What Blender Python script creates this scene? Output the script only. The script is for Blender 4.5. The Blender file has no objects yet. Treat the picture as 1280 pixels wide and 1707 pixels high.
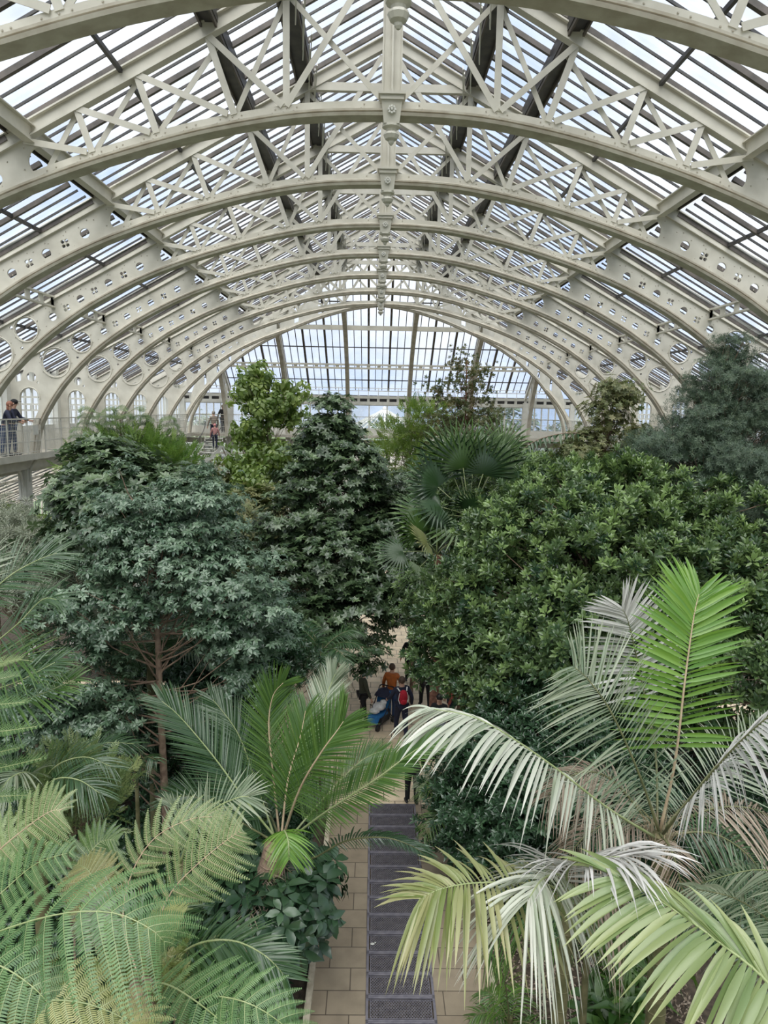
import bpy, math, random
import numpy as np
from mathutils import Vector, Matrix
R_ = random.Random(7)
NP = np.random.RandomState(11)
SC = bpy.context.scene
COL = SC.collection
# ------------------------------------------------------------------ camera
EYE = np.array([-0.2, 0.0, 9.3])
FPX = 1200.0
def cam_basis():
    p, y, r = math.atan(172/1200), math.atan(18/1200), math.radians(1.0)
    f = np.array([math.sin(y)*math.cos(p), math.cos(y)*math.cos(p), -math.sin(p)])
    rt = np.array([math.cos(y), -math.sin(y), 0.0])
    up = np.cross(rt, f)
    return rt*math.cos(r)+up*math.sin(r), up*math.cos(r)-rt*math.sin(r), f
CR, CU, CF = cam_basis()
cd = bpy.data.cameras.new('camera'); cam = bpy.data.objects.new('camera', cd); COL.objects.link(cam)
cam.matrix_world = Matrix(((CR[0], CU[0], -CF[0], EYE[0]), (CR[1], CU[1], -CF[1], EYE[1]), (CR[2], CU[2], -CF[2], EYE[2]), (0, 0, 0, 1)))
cd.sensor_fit = 'HORIZONTAL'; cd.sensor_width = 36.0; cd.lens = FPX/1280*36.0
cd.clip_start = 0.05; cd.clip_end = 500
SC.camera = cam
def at(px, py, Y):
    """the point of the place seen at this spot of the photo, Y metres down the hall"""
    d = CF + CR*(px-640)/FPX - CU*(py-853.5)/FPX
    return EYE + d*(Y/d[1])
# ------------------------------------------------------------------ colour management, sky
SC.view_settings.view_transform = 'Standard'; SC.view_settings.look = 'None'
SC.view_settings.gamma = 1.0; SC.view_settings.use_curve_mapping = False
SC.view_settings.exposure = 0.68
SC.cycles.transparent_max_bounces = 24
SC.cycles.max_bounces = 7; SC.cycles.diffuse_bounces = 4; SC.cycles.glossy_bounces = 2; SC.cycles.transmission_bounces = 4
W = bpy.data.worlds.new('sky'); SC.world = W; W.use_nodes = True
nt = W.node_tree; nt.nodes.clear()
o = nt.nodes.new('ShaderNodeOutputWorld'); bg = nt.nodes.new('ShaderNodeBackground'); bg.inputs['Strength'].default_value = 1.0
tc = nt.nodes.new('ShaderNodeTexCoord'); no = nt.nodes.new('ShaderNodeTexNoise'); rp = nt.nodes.new('ShaderNodeValToRGB')
mp = nt.nodes.new('ShaderNodeMapping'); mp.inputs['Scale'].default_value = (1.0, 1.0, 1.6); mp.inputs['Location'].default_value = (0.4, 1.3, 0.2)
no.inputs['Scale'].default_value = 2.6; no.inputs['Detail'].default_value = 8; no.inputs['Roughness'].default_value = 0.55
rp.color_ramp.elements[0].position = 0.36; rp.color_ramp.elements[0].color = (0.40, 0.50, 0.70, 1)
rp.color_ramp.elements[1].position = 0.56; rp.color_ramp.elements[1].color = (0.66, 0.68, 0.72, 1)
nt.links.new(tc.outputs['Generated'], mp.inputs[0]); nt.links.new(mp.outputs[0], no.inputs['Vector'])
nt.links.new(no.outputs[0], rp.inputs[0]); nt.links.new(rp.outputs[0], bg.inputs[0]); nt.links.new(bg.outputs[0], o.inputs[0])
sl = bpy.data.lights.new('sun', 'SUN'); sl.energy = 4.3; sl.angle = math.radians(70); sl.color = (1, 0.97, 0.9)
so = bpy.data.objects.new('sun', sl); COL.objects.link(so); so.rotation_euler = (math.radians(27), math.radians(-6), 0)
# ------------------------------------------------------------------ materials
def pmat(name, c, rough=0.55, c2=None, nscale=6, metal=0.0, spec=0.5, bump=0.0, detail=4, attr=None, trans=0.0, lo=0.35, hi=0.65):
    m = bpy.data.materials.new(name); m.use_nodes = True
    t = m.node_tree; b = t.nodes['Principled BSDF']; out = t.nodes['Material Output']
    b.inputs['Roughness'].default_value = rough; b.inputs['Metallic'].default_value = metal
    b.inputs['Specular IOR Level'].default_value = spec
    b.inputs['Base Color'].default_value = (*c, 1)
    rmp = None
    if c2 or bump:
        tc = t.nodes.new('ShaderNodeTexCoord'); n = t.nodes.new('ShaderNodeTexNoise')
        n.inputs['Scale'].default_value = nscale; n.inputs['Detail'].default_value = detail
        t.links.new(tc.outputs['Object'], n.inputs['Vector'])
        if c2:
            rmp = t.nodes.new('ShaderNodeValToRGB'); e = rmp.color_ramp.elements
            e[0].position = lo; e[0].color = (*c, 1); e[1].position = hi; e[1].color = (*c2, 1)
            if attr:
                a = t.nodes.new('ShaderNodeAttribute'); a.attribute_name = attr
                t.links.new(a.outputs['Fac'], rmp.inputs[0]); e[0].position = 0; e[1].position = 1
            else: t.links.new(n.outputs[0], rmp.inputs[0])
            t.links.new(rmp.outputs[0], b.inputs['Base Color'])
        if bump:
            bp = t.nodes.new('ShaderNodeBump'); bp.inputs['Strength'].default_value = bump
            bp.inputs['Distance'].default_value = 0.02
            t.links.new(n.outputs[0], bp.inputs['Height']); t.links.new(bp.outputs[0], b.inputs['Normal'])
    if trans:
        tr = t.nodes.new('ShaderNodeBsdfTranslucent'); mx = t.nodes.new('ShaderNodeMixShader'); mx.inputs[0].default_value = trans
        if rmp:
            hs = t.nodes.new('ShaderNodeHueSaturation'); hs.inputs['Value'].default_value = 1.5; hs.inputs['Saturation'].default_value = 1.1
            t.links.new(rmp.outputs[0], hs.inputs['Color']); t.links.new(hs.outputs[0], tr.inputs[0])
        else: tr.inputs[0].default_value = (*c, 1)
        t.links.new(b.outputs[0], mx.inputs[1]); t.links.new(tr.outputs[0], mx.inputs[2]); t.links.new(mx.outputs[0], out.inputs[0])
    return m
def glass_mat(name, tint, gloss=0.07, dirt=0.10):
    m = bpy.data.materials.new(name); m.use_nodes = True; t = m.node_tree; t.nodes.clear()
    out = t.nodes.new('ShaderNodeOutputMaterial'); a = t.nodes.new('ShaderNodeBsdfTransparent'); a.inputs[0].default_value = (*tint, 1)
    g = t.nodes.new('ShaderNodeBsdfGlossy'); g.inputs['Roughness'].default_value = 0.03; g.inputs[0].default_value = (0.9, 0.95, 1, 1)
    d = t.nodes.new('ShaderNodeBsdfTranslucent'); d.inputs[0].default_value = (0.8, 0.82, 0.85, 1)
    n = t.nodes.new('ShaderNodeTexNoise'); n.inputs['Scale'].default_value = 1.5; n.inputs['Detail'].default_value = 5
    tc = t.nodes.new('ShaderNodeTexCoord'); t.links.new(tc.outputs['Object'], n.inputs['Vector'])
    mr = t.nodes.new('ShaderNodeMapRange'); mr.inputs[1].default_value = 0.35; mr.inputs[2].default_value = 0.7; mr.inputs[3].default_value = dirt*0.4; mr.inputs[4].default_value = dirt*2.2
    t.links.new(n.outputs[0], mr.inputs[0])
    m1 = t.nodes.new('ShaderNodeMixShader'); m2 = t.nodes.new('ShaderNodeMixShader'); m2.inputs[0].default_value = gloss
    t.links.new(mr.outputs[0], m1.inputs[0]); t.links.new(a.outputs[0], m1.inputs[1]); t.links.new(d.outputs[0], m1.inputs[2])
    t.links.new(m1.outputs[0], m2.inputs[1]); t.links.new(g.outputs[0], m2.inputs[2]); t.links.new(m2.outputs[0], out.inputs[0])
    return m
M_ = {}
M_['iron'] = pmat('cream_paint', (0.60, 0.575, 0.50), 0.45, (0.50, 0.475, 0.405), 2.5, bump=0.05)
M_['moulding'] = pmat('weathered_cream_paint', (0.46, 0.41, 0.33), 0.6, (0.60, 0.56, 0.475), 4)
M_['white'] = pmat('white_paint', (0.66, 0.65, 0.60), 0.5, (0.58, 0.57, 0.52), 3)
M_['dark'] = pmat('dark_bar', (0.03, 0.03, 0.034), 0.5, (0.07, 0.065, 0.06), 4)
M_['brown'] = pmat('brown_bar', (0.06, 0.052, 0.045), 0.55, (0.12, 0.10, 0.085), 4)
M_['rivet'] = pmat('rivet_paint', (0.42, 0.39, 0.33), 0.5)
M_['glass'] = glass_mat('roof_glass', (0.93, 0.96, 0.99))
M_['wglass'] = glass_mat('window_glass', (0.85, 0.9, 0.92), 0.10, 0.16)
M_['soil'] = pmat('soil', (0.035, 0.026, 0.018), 0.95, (0.085, 0.065, 0.045), 9, bump=0.8)
M_['grass'] = pmat('lawn', (0.07, 0.11, 0.035), 0.9, (0.11, 0.16, 0.06), 0.6)
M_['steel'] = pmat('grey_steel', (0.17, 0.16, 0.19), 0.45, (0.25, 0.235, 0.26), 8, metal=0.3)
# ------------------------------------------------------------------ mesh helpers
class MB:
    def __init__(s): s.v = []; s.f = []; s.mi = []
    def add(s, vs, fs, mi=0):
        b = len(s.v); s.v += [tuple(v) for v in vs]; s.f += [tuple(b+i for i in f) for f in fs]; s.mi += [mi]*len(fs); return s
    def box(s, c, d, rot=None, mi=0):
        c = Vector(c); h = Vector(d)*0.5
        vs = [Vector((x*h.x, y*h.y, z*h.z)) for x in (-1, 1) for y in (-1, 1) for z in (-1, 1)]
        if rot is not None: vs = [rot @ v for v in vs]
        return s.add([c+v for v in vs], [(0, 1, 3, 2), (4, 6, 7, 5), (0, 4, 5, 1), (2, 3, 7, 6), (0, 2, 6, 4), (1, 5, 7, 3)], mi)
    def bar(s, a, b, w, h, up=(0, 0, 1), mi=0, off=0):
        a = Vector(a); b = Vector(b); t = (b-a)
        if t.length < 1e-6: return s
        L = t.length; t.normalize(); u = Vector(up); x = t.cross(u)
        if x.length < 1e-4: x = t.cross(Vector((0, 1, 0)))
        x.normalize(); u = x.cross(t)
        R = Matrix((x, t, u)).transposed()
        return s.box((a+b)/2+u*off, (w, L, h), R, mi)
    def angle(s, a, b, w, up):   # a T-shaped rolled bar
        s.bar(a, b, w, 0.012, up); s.bar(a, b, 0.012, w*0.8, up, off=-w*0.4); return s
    def tube(s, pts, rad, n=8, mi=0, cap=True):
        pts = [Vector(p) for p in pts]; k = len(pts)
        if not hasattr(rad, '__len__'): rad = [rad]*k
        b = len(s.v); ref = Vector((0.13, 0.97, 0.2))
        for i, p in enumerate(pts):
            t = (pts[min(i+1, k-1)]-pts[max(i-1, 0)]).normalized()
            x = t.cross(ref)
            if x.length < 0.05: x = t.cross(Vector((1, 0, 0)))
            x.normalize(); y = t.cross(x); ref = -y if False else ref
            for j in range(n):
                a = 2*math.pi*j/n; s.v.append(tuple(p+(x*math.cos(a)+y*math.sin(a))*rad[i]))
        for i in range(k-1):
            for j in range(n):
                s.f.append((b+i*n+j, b+i*n+(j+1) % n, b+(i+1)*n+(j+1) % n, b+(i+1)*n+j)); s.mi.append(mi)
        if cap: s.f.append(tuple(b+j for j in range(n))[::-1]); s.mi.append(mi); s.f.append(tuple(b+(k-1)*n+j for j in range(n))); s.mi.append(mi)
        return s
    def lathe(s, c, prof, n=12, mi=0, ax=None):
        c = Vector(c); b = len(s.v)
        for r, z in prof:
            for j in range(n):
                a = 2*math.pi*j/n; v = Vector((r*math.cos(a), r*math.sin(a), z))
                if ax is not None: v = ax @ v
                s.v.append(tuple(c+v))
        for i in range(len(prof)-1):
            for j in range(n): s.f.append((b+i*n+j, b+i*n+(j+1) % n, b+(i+1)*n+(j+1) % n, b+(i+1)*n+j)); s.mi.append(mi)
        s.f.append(tuple(b+j for j in range(n))[::-1]); s.mi.append(mi); s.f.append(tuple(b+(len(prof)-1)*n+j for j in range(n))); s.mi.append(mi)
        return s
    def ball(s, c, r, n=8, mi=0, sc=(1, 1, 1)):
        c = Vector(c); b = len(s.v); m = n//2
        for i in range(m+1):
            p = math.pi*i/m
            for j in range(n):
                a = 2*math.pi*j/n; s.v.append((c.x+r*sc[0]*math.sin(p)*math.cos(a), c.y+r*sc[1]*math.sin(p)*math.sin(a), c.z+r*sc[2]*math.cos(p)))
        for i in range(m):
            for j in range(n): s.f.append((b+i*n+j, b+(i+1)*n+j, b+(i+1)*n+(j+1) % n, b+i*n+(j+1) % n)); s.mi.append(mi)
        return s
    def build(s, name, mats, parent=None, loc=None, smooth=False, label=None, kind=None):
        me = bpy.data.meshes.new(name); me.from_pydata(s.v, [], s.f)
        for m in (mats if isinstance(mats, (list, tuple)) else [mats]): me.materials.append(m)
        me.polygons.foreach_set('material_index', s.mi)
        if smooth: me.polygons.foreach_set('use_smooth', [True]*len(s.f))
        me.update(); return link(name, me, parent, loc, label, kind)
def link(name, me, parent=None, loc=None, label=None, kind=None):
    ob = bpy.data.objects.new(name, me); COL.objects.link(ob)
    if parent is not None: ob.parent = parent
    if loc is not None: ob.location = loc
    if label: ob['label'] = label
    if kind: ob['kind'] = kind
    return ob
def tag(ob, label, cat, group=None, kind=None):
    ob['label'] = label; ob['category'] = cat
    if group: ob['group'] = group
    if kind: ob['kind'] = kind
    return ob
def thing(name, label, cat, loc=(0, 0, 0), rz=0, group=None):
    ob = bpy.data.objects.new(name, None); COL.objects.link(ob); ob.location = loc; ob.rotation_euler = (0, 0, rz)
    ob.empty_display_size = 0.2
    return tag(ob, label, cat, group)
def copy_tree(src, kids, loc=None, rz=None):
    c = src.copy(); COL.objects.link(c)
    if loc is not None: c.location = loc
    if rz is not None: c.rotation_euler = (0, 0, rz)
    def rec(s_, d_):
        for ch in kids.get(s_.name, []):
            k = ch.copy(); COL.objects.link(k); k.parent = d_; rec(ch, k)
    rec(src, c); return c
def kidmap(root):
    m = {}
    def rec(o):
        m[o.name] = list(o.children)
        for c in o.children: rec(c)
    rec(root); return m
def npmesh(name, V, F, mats, var=None, smooth=False, mi=None, parent=None, label=None):
    """V (n,3), F (m,k) all k equal"""
    me = bpy.data.meshes.new(name); V = np.asarray(V, np.float32); F = np.asarray(F, np.int32)
    me.vertices.add(len(V)); me.vertices.foreach_set('co', V.ravel())
    k = F.shape[1]; me.loops.add(F.size); me.loops.foreach_set('vertex_index', F.ravel())
    me.polygons.add(len(F)); me.polygons.foreach_set('loop_start', np.arange(0, F.size, k, dtype=np.int32))
    for m in (mats if isinstance(mats, (list, tuple)) else [mats]): me.materials.append(m)
    if mi is not None: me.polygons.foreach_set('material_index', np.asarray(mi, np.int32))
    if var is not None:
        a = me.attributes.new('var', 'FLOAT', 'POINT'); a.data.foreach_set('value', np.asarray(var, np.float32))
    if smooth: me.polygons.foreach_set('use_smooth', np.ones(len(F), bool))
    me.update(calc_edges=True)
    return link(name, me, parent, None, label)
def plate(name, outline, holes, th, mat):
    """flat plate in the x-z plane, cut with holes, th thick in y; returns mesh"""
    cu = bpy.data.curves.new(name, 'CURVE'); cu.dimensions = '2D'; cu.fill_mode = 'BOTH'; cu.extrude = th/2
    for pts in [outline]+holes:
        sp = cu.splines.new('POLY'); sp.points.add(len(pts)-1); sp.use_cyclic_u = True
        for i, (x, z) in enumerate(pts): sp.points[i].co = (x, z, 0, 1)
    ob = bpy.data.objects.new(name, cu); COL.objects.link(ob)
    dg = bpy.context.evaluated_depsgraph_get(); me = bpy.data.meshes.new_from_object(ob.evaluated_get(dg))
    bpy.data.objects.remove(ob); bpy.data.curves.remove(cu)
    n = len(me.vertices); co = np.empty(n*3, np.float32); me.vertices.foreach_get('co', co); co = co.reshape(-1, 3)
    co = np.stack([co[:, 0], -co[:, 2], co[:, 1]], 1); me.vertices.foreach_set('co', co.ravel()); me.update()
    me.materials.clear(); me.materials.append(mat); return me
def circ(x, z, r, n=24, rz=None, rot=0.0):
    rz = rz or r
    return [(x+r*math.cos(a)*math.cos(rot)-rz*math.sin(a)*math.sin(rot), z+r*math.cos(a)*math.sin(rot)+rz*math.sin(a)*math.cos(rot)) for a in [2*math.pi*i/n for i in range(n)]]
# ================================================================== the building
S = 3.66
YN = lambda n: (n+1.45)*S
DECK = 7.65
_ix = [0, 1.0, 1.86, 3.1, 4.4, 5.4, 6.45, 7.57, 8.4, 9.2, 10.09, 10.67, 11.0, 11.15]
_iz = [14.02, 13.99, 13.90, 13.66, 13.30, 12.97, 12.55, 11.98, 11.45, 10.83, 9.93, 9.10, 8.42, 7.65]
from mathutils import geometry as _g
def _cr(P, sub=4):   # smooth curve through points
    P = [Vector(p) for p in P]; out = []
    for i in range(len(P)-1):
        p0 = P[max(i-1, 0)]; p1 = P[i]; p2 = P[i+1]; p3 = P[min(i+2, len(P)-1)]
        for k in range(sub):
            t = k/sub; out.append(0.5*((2*p1)+(p2-p0)*t+(2*p0-5*p1+4*p2-p3)*t*t+(3*p1-p0-3*p2+p3)*t**3))
    out.append(P[-1]); return out
ARC = [(-1*0+p.x, p.y) for p in _cr([(x, z, 0) for x, z in zip(_ix, _iz)], 5)]      # x,z of the soffit, half
IZ = lambda x: float(np.interp(abs(x), [a for a, b in ARC], [b for a, b in ARC]))
RZ = lambda x: 16.8-0.54*abs(x)          # underside of the rafters
def arc_normals(A):
    out = []
    for i in range(len(A)):
        a = A[max(i-1, 0)]; b = A[min(i+1, len(A)-1)]; dx, dz = b[0]-a[0], b[1]-a[1]; L = math.hypot(dx, dz)
        out.append((-dz/L, dx/L))
    return out
ARN = arc_normals(ARC)                   # points outwards (up)
full = [(-x, z, -n[0], n[1]) for (x, z), n in list(zip(ARC, ARN))[:0:-1]]+[(x, z, n[0], n[1]) for (x, z), n in zip(ARC, ARN)]
# normals: outward from the opening
full = [(x, z, (abs(nx) if x > 0 else -abs(nx)), abs(nz)) for x, z, nx, nz in full]
def sweep_profile(mb, path, prof, mi=0):
    """path: (x,z,nx,nz); prof: closed list of (r, y) r = distance outwards"""
    b = len(mb.v); k = len(prof)
    for x, z, nx, nz in path:
        for r, y in prof: mb.v.append((x+nx*r, y, z+nz*r))
    for i in range(len(path)-1):
        for j in range(k): mb.f.append((b+i*k+j, b+i*k+(j+1) % k, b+(i+1)*k+(j+1) % k, b+(i+1)*k+j)); mb.mi.append(mi)
    mb.f.append(tuple(b+j for j in range(k))); mb.mi.append(mi); mb.f.append(tuple(b+(len(path)-1)*k+j for j in range(k))[::-1]); mb.mi.append(mi)
MOULD = [(r, s_*y) for s_, q in ((1, 1), (-1, -1)) for r, y in [(0, .10), (.0, .15), (.045, .17), (.055, .11), (.07, .11), (.075, .155), (.105, .16), (.115, .09), (.14, .07)][::q]]
FACE = [(0.08, -0.035), (0.08, 0.035), (0.26, 0.035), (0.26, -0.035)]
def web_mesh(x0=5.55, side=-1):
    A = [(x, z) for x, z in ARC if x >= x0]
    nn = dict(zip(ARC, ARN)); out = []
    for x, z in A: n = nn[(x, z)]; out.append((x+abs(n[0])*0.08, z+abs(n[1])*0.08))
    # the arched doorway of the gallery
    out.append((11.36, DECK)); out += [(11.33, 8.3), (11.2, 8.75), (11.02, 9.1)]
    out += [(11.30-0.30*math.cos(a), 9.42+0.34*math.sin(a)) for a in [math.pi*i/12 for i in range(0, 13)]]
    out += [(11.6, DECK), (11.9, DECK), (11.9, RZ(11.9)+0.1), (6.02, RZ(6.02)+0.02)]
    out += [(5.72+0.24*math.cos(a), 13.24+0.24*math.sin(a)) for a in [math.radians(d) for d in range(75, -106, -15)]]
    H = []
    for i, x in enumerate([6.5, 6.93, 7.34, 7.72, 8.1, 8.48, 8.86]):
        z = (IZ(x)+RZ(x))/2+0.02
        if i % 2 == 0: H.append(circ(x, z, 0.105, 16))
        else:
            for q in range(4): a = math.pi/2*q+0.5; H.append(circ(x+0.065*math.cos(a), z+0.065*math.sin(a), 0.042, 8))
    H.append(circ(9.58, 11.24, 0.30, 24)); H.append(circ(10.42, 10.58, 0.43, 28, 0.40, -0.8))
    H.append(circ(11.22, 10.12, 0.15, 12)); H.append([(11.45, 10.35), (11.75, 10.22), (11.72, 9.95), (11.55, 10.0)])
    H.append([(10.75, 11.0), (10.9, 10.92), (10.93, 10.72), (10.86, 10.6)][::-1])
    H.append(circ(9.98, 11.28, 0.05, 6)); H.append(circ(9.72, 10.75, 0.045, 6)); H.append(circ(11.02, 10.0-0.06, 0.04, 6))
    sg = side
    me = plate('web_plate', [(sg*x, z) for x, z in out], [[(sg*x, z) for x, z in h] for h in H], 0.05, M_['iron'])
    return me
def rivets(mb, side):
    for x, z in ARC[::2]:
        if 5.9 < x < 9.4:
            zr = RZ(x)-0.12; zi = z+0.36
            for zz in (zr, zi): mb.ball((side*x, -0.028, zz), 0.016, 6)
    for i in range(10):
        x = 6.3+i*0.33
        mb.ball((side*x, -0.028, (IZ(x)+RZ(x))/2+0.2), 0.014, 6); mb.ball((side*(x+.1), -0.028, (IZ(x)+RZ(x))/2-0.18), 0.014, 6)
    for k in range(10):
        for cx, cz, r in ((9.58, 11.24, 0.37), (10.42, 10.58, 0.51)):
            a = k*math.pi/5; mb.ball((side*(cx+r*math.cos(a)), -0.028, cz+r*math.sin(a)), 0.016, 6)
def ring(mb, cx, cz, r, side, w=0.03):
    pts = [(side*(cx+r*math.cos(a)), -0.04, cz+r*math.sin(a)) for a in [2*math.pi*i/22 for i in range(23)]]
    mb.tube(pts, w/2, 5)
UP = {}
def make_rib(n, label):
    t = thing('roof_arch', label, 'roof arch', (0, YN(n), 0), 0, 'riveted arches of the glass roof')
    mb = MB(); sweep_profile(mb, full, MOULD); mb.build('arch_moulding', M_['moulding'], t)
    mb = MB(); sweep_profile(mb, full, FACE); fl = mb.build('arch_flange', M_['iron'], t)
    mb = MB()
    for sd in (-1, 1):
        for x in (0.45, 1.55, 1.72, 1.9, 2.45, 2.6, 2.8, 3.2, 3.35, 3.7, 3.85, 4.05, 4.4, 4.5, 4.75, 4.9, 5.1, 5.5, 5.65): mb.ball((sd*x, -.04, IZ(x)+.21), .015, 6); mb.ball((sd*(x+.05), -.04, IZ(x)+.15), .013, 6)
    mb.build('rivets', M_['rivet'], fl, kind='stuff')
    for sd in (-1, 1):
        w = link('web_plate', web_mesh(side=sd), t)
        mb = MB(); rivets(mb, sd); mb.build('rivets', M_['rivet'], w, kind='stuff')
        mb = MB(); ring(mb, 9.58, 11.24, 0.33, sd); ring(mb, 10.42, 10.58, 0.47, sd)
        pts = [(sd*(11.30-0.33*math.cos(a)), -0.04, 9.42+0.37*math.sin(a)) for a in [math.pi*i/12 for i in range(13)]]
        mb.tube(pts, 0.018, 5); mb.tube([(sd*11.63, -0.04, 9.42), (sd*11.63, -0.04, DECK)], 0.018, 5)
        mb.build('hole_rings', M_['iron'], w, kind='stuff')
        mb = MB()
        for k in range(3): mb.box((sd*(11.13+0.17*k), 0, 9.15), (0.03, 0.03, 0.14))
        mb.box((sd*11.3, 0, 9.06), (0.58, 0.03, 0.05)); mb.box((sd*11.3, 0, 9.25), (0.58, 0.03, 0.05)); mb.box((sd*11.3, 0, 9.48), (0.55, 0.03, 0.06))
        mb.build('door_fanlight', M_['white'], w)
        mb = MB(); a, b = Vector((0, 0, RZ(0))), Vector((sd*12.2, 0, RZ(12.2)))
        up = Vector((sd*0.54, 0, 1)).normalized()
        mb.bar(a, b, 0.035, 0.22, up, off=0.11); mb.bar(a, b, 0.17, 0.025, up, off=0.0); mb.bar(a, b, 0.17, 0.025, up, off=0.22)
        mb.build('rafter', M_['iron'], t)
        bot = [0, 1.72, 2.57, 3.84, 4.9, 5.7]; top = [0.12, 1.72, 2.99, 4.14, 5.13, 6.0]
        B = [Vector((sd*x, 0, IZ(x)+0.24)) for x in bot]; T = [Vector((sd*x, 0, RZ(x)+0.02)) for x in top]
        def strut(p, q, y, w=0.085):
            mb = MB(); mb.angle(p+Vector((0, y, 0)), q+Vector((0, y, 0)), w, (0, -1, 0)); mb.build('strut', M_['iron'], t)
        for i in range(1, 5): strut(B[i], T[i], -0.045, 0.11)
        strut(B[0]+Vector((sd*0.2, 0, 0.1)), T[1], 0.04); strut(B[1], Vector((sd*0.15, 0, 16.6)), -0.05, 0.1)
        strut(B[2], T[1]-Vector((0, 0, 0.05)), 0.04); strut(B[1]+Vector((sd*.06, 0, 0)), T[2], -0.06, 0.1)
        strut(B[3], T[2]+Vector((-sd*0.15, 0, -0.12)), 0.04); strut(B[2]+Vector((sd*.1, 0, 0)), T[3], -0.06, 0.1)
        strut(B[4], T[3]-Vector((0, 0, 0.05)), 0.04); strut(B[3]+Vector((sd*.1, 0, 0)), T[4], -0.06, 0.1)
        strut(B[5]+Vector((0, 0, -0.04)), T[4], 0.04); strut(B[4]+Vector((sd*.08, 0, 0)), T[5]+Vector((0, 0, -0.05)), -0.06, 0.1)
    mb = MB(); mb.box((0, 0, 15.98), (3.4, 0.12, 0.16)); mb.build('collar_beam', M_['iron'], t)
    mb = MB(); mb.box((0, -0.04, 15.5), (0.30, 0.03, 2.5)); mb.box((0, -0.09, 15.5), (0.03, 0.1, 2.5)); mb.box((-.15, -0.02, 15.5), (0.02, 0.12, 2.5)); mb.box((.15, -0.02, 15.5), (0.02, 0.12, 2.5))
    mb.build('king_post', M_['iron'], t)
    k = MB()
    k.box((0, -0.03, 14.33), (0.44, 0.46, 0.05)); k.box((0, -0.03, 14.27), (0.38, 0.40, 0.07))
    w0, w1 = 0.17, 0.125
    k.add([(s1*w, s2*0.17*w/0.17-0.03, z) for z, w in ((14.24, w0), (13.9, w1)) for s1, s2 in ((-1, -1), (1, -1), (1, 1), (-1, 1))],
          [(0, 1, 2, 3), (7, 6, 5, 4), (0, 4, 5, 1), (1, 5, 6, 2), (2, 6, 7, 3), (3, 7, 4, 0)])
    k.lathe((0, -0.03, 0), [(0.15, 13.9), (0.15, 13.87), (0.09, 13.84), (0.08, 13.81), (0.12, 13.78), (0.13, 13.75), (0.10, 13.69), (0.05, 13.66), (0.045, 13.63), (0.02, 13.60)], 12)
    ks = k.build('keystone', M_['iron'], t)
    r = MB()
    for q in range(8):
        a = q*math.pi/4; r.ball((0.05*math.cos(a), -0.2, 14.09+0.05*math.sin(a)), 0.026, 6)
    r.ball((0, -0.21, 14.09), 0.025, 8); r.build('rosette', M_['white'], ks)
    return t
names = ['nearest arch, its top cut off by the upper edge of the photo', 'second arch from the camera, large keystone high in the middle',
         'third arch from the camera, springing left at mid height of the photo', 'fourth arch from the camera, its right foot behind the dark conifer',
         'fifth arch from the camera, meeting the left gallery beside the leaning visitor', 'sixth arch from the camera, landing just left of the feathery tree',
         'seventh arch from the camera, landing behind the feathery tree', 'farthest full arch, lowest keystone with the small hanging tip']
rib = make_rib(1, 'cream iron '+names[0]); km = kidmap(rib)
for n in range(2, 9):
    c = copy_tree(rib, km, (0, YN(n), 0)); c['label'] = 'cream iron '+names[n-1]
# --- hip end: jack arches, diagonal arches, end ribs
Y8 = YN(8); YE = 43.25; WY = 44.45; DK = (YE-Y8)/11.15
def part_arch(x_in, side):
    return [(side*x, z, side*abs(n[0]), abs(n[1])) for (x, z), n in zip(ARC, ARN) if x >= x_in]
wl = {-1: 'left', 1: 'right'}
for n, nm in ((9, 'half arch beyond the last keystone'), (10, 'shortest half arch in the far corner')):
    for sd in (-1, 1):
        xin = (YN(n)-Y8)/DK
        t = thing('half_arch', 'cream iron '+nm+', '+wl[sd]+' side', 'roof arch', (0, YN(n), 0), 0, 'half arches at the far hip')
        mb = MB(); sweep_profile(mb, part_arch(xin, sd), MOULD); mb.build('arch_moulding', M_['moulding'], t)
        mb = MB(); sweep_profile(mb, part_arch(xin, sd), FACE); mb.build('arch_flange', M_['iron'], t)
        link('web_plate', [c for c in rib.children if c.name.startswith('web_plate')][0 if sd < 0 else 1].data if n == 9 else web_mesh(9.0, sd) if False else [c for c in rib.children if c.name.startswith('web_plate')][0 if sd < 0 else 1].data, t) if n == 9 else None
        if n == 9:
            mb = MB(); a, b = Vector((sd*4.6, 0, RZ(4.6))), Vector((sd*12.2, 0, RZ(12.2))); mb.bar(a, b, 0.17, 0.22, (sd*0.54, 0, 1), off=0.11); mb.build('rafter', M_['iron'], t)
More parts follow.
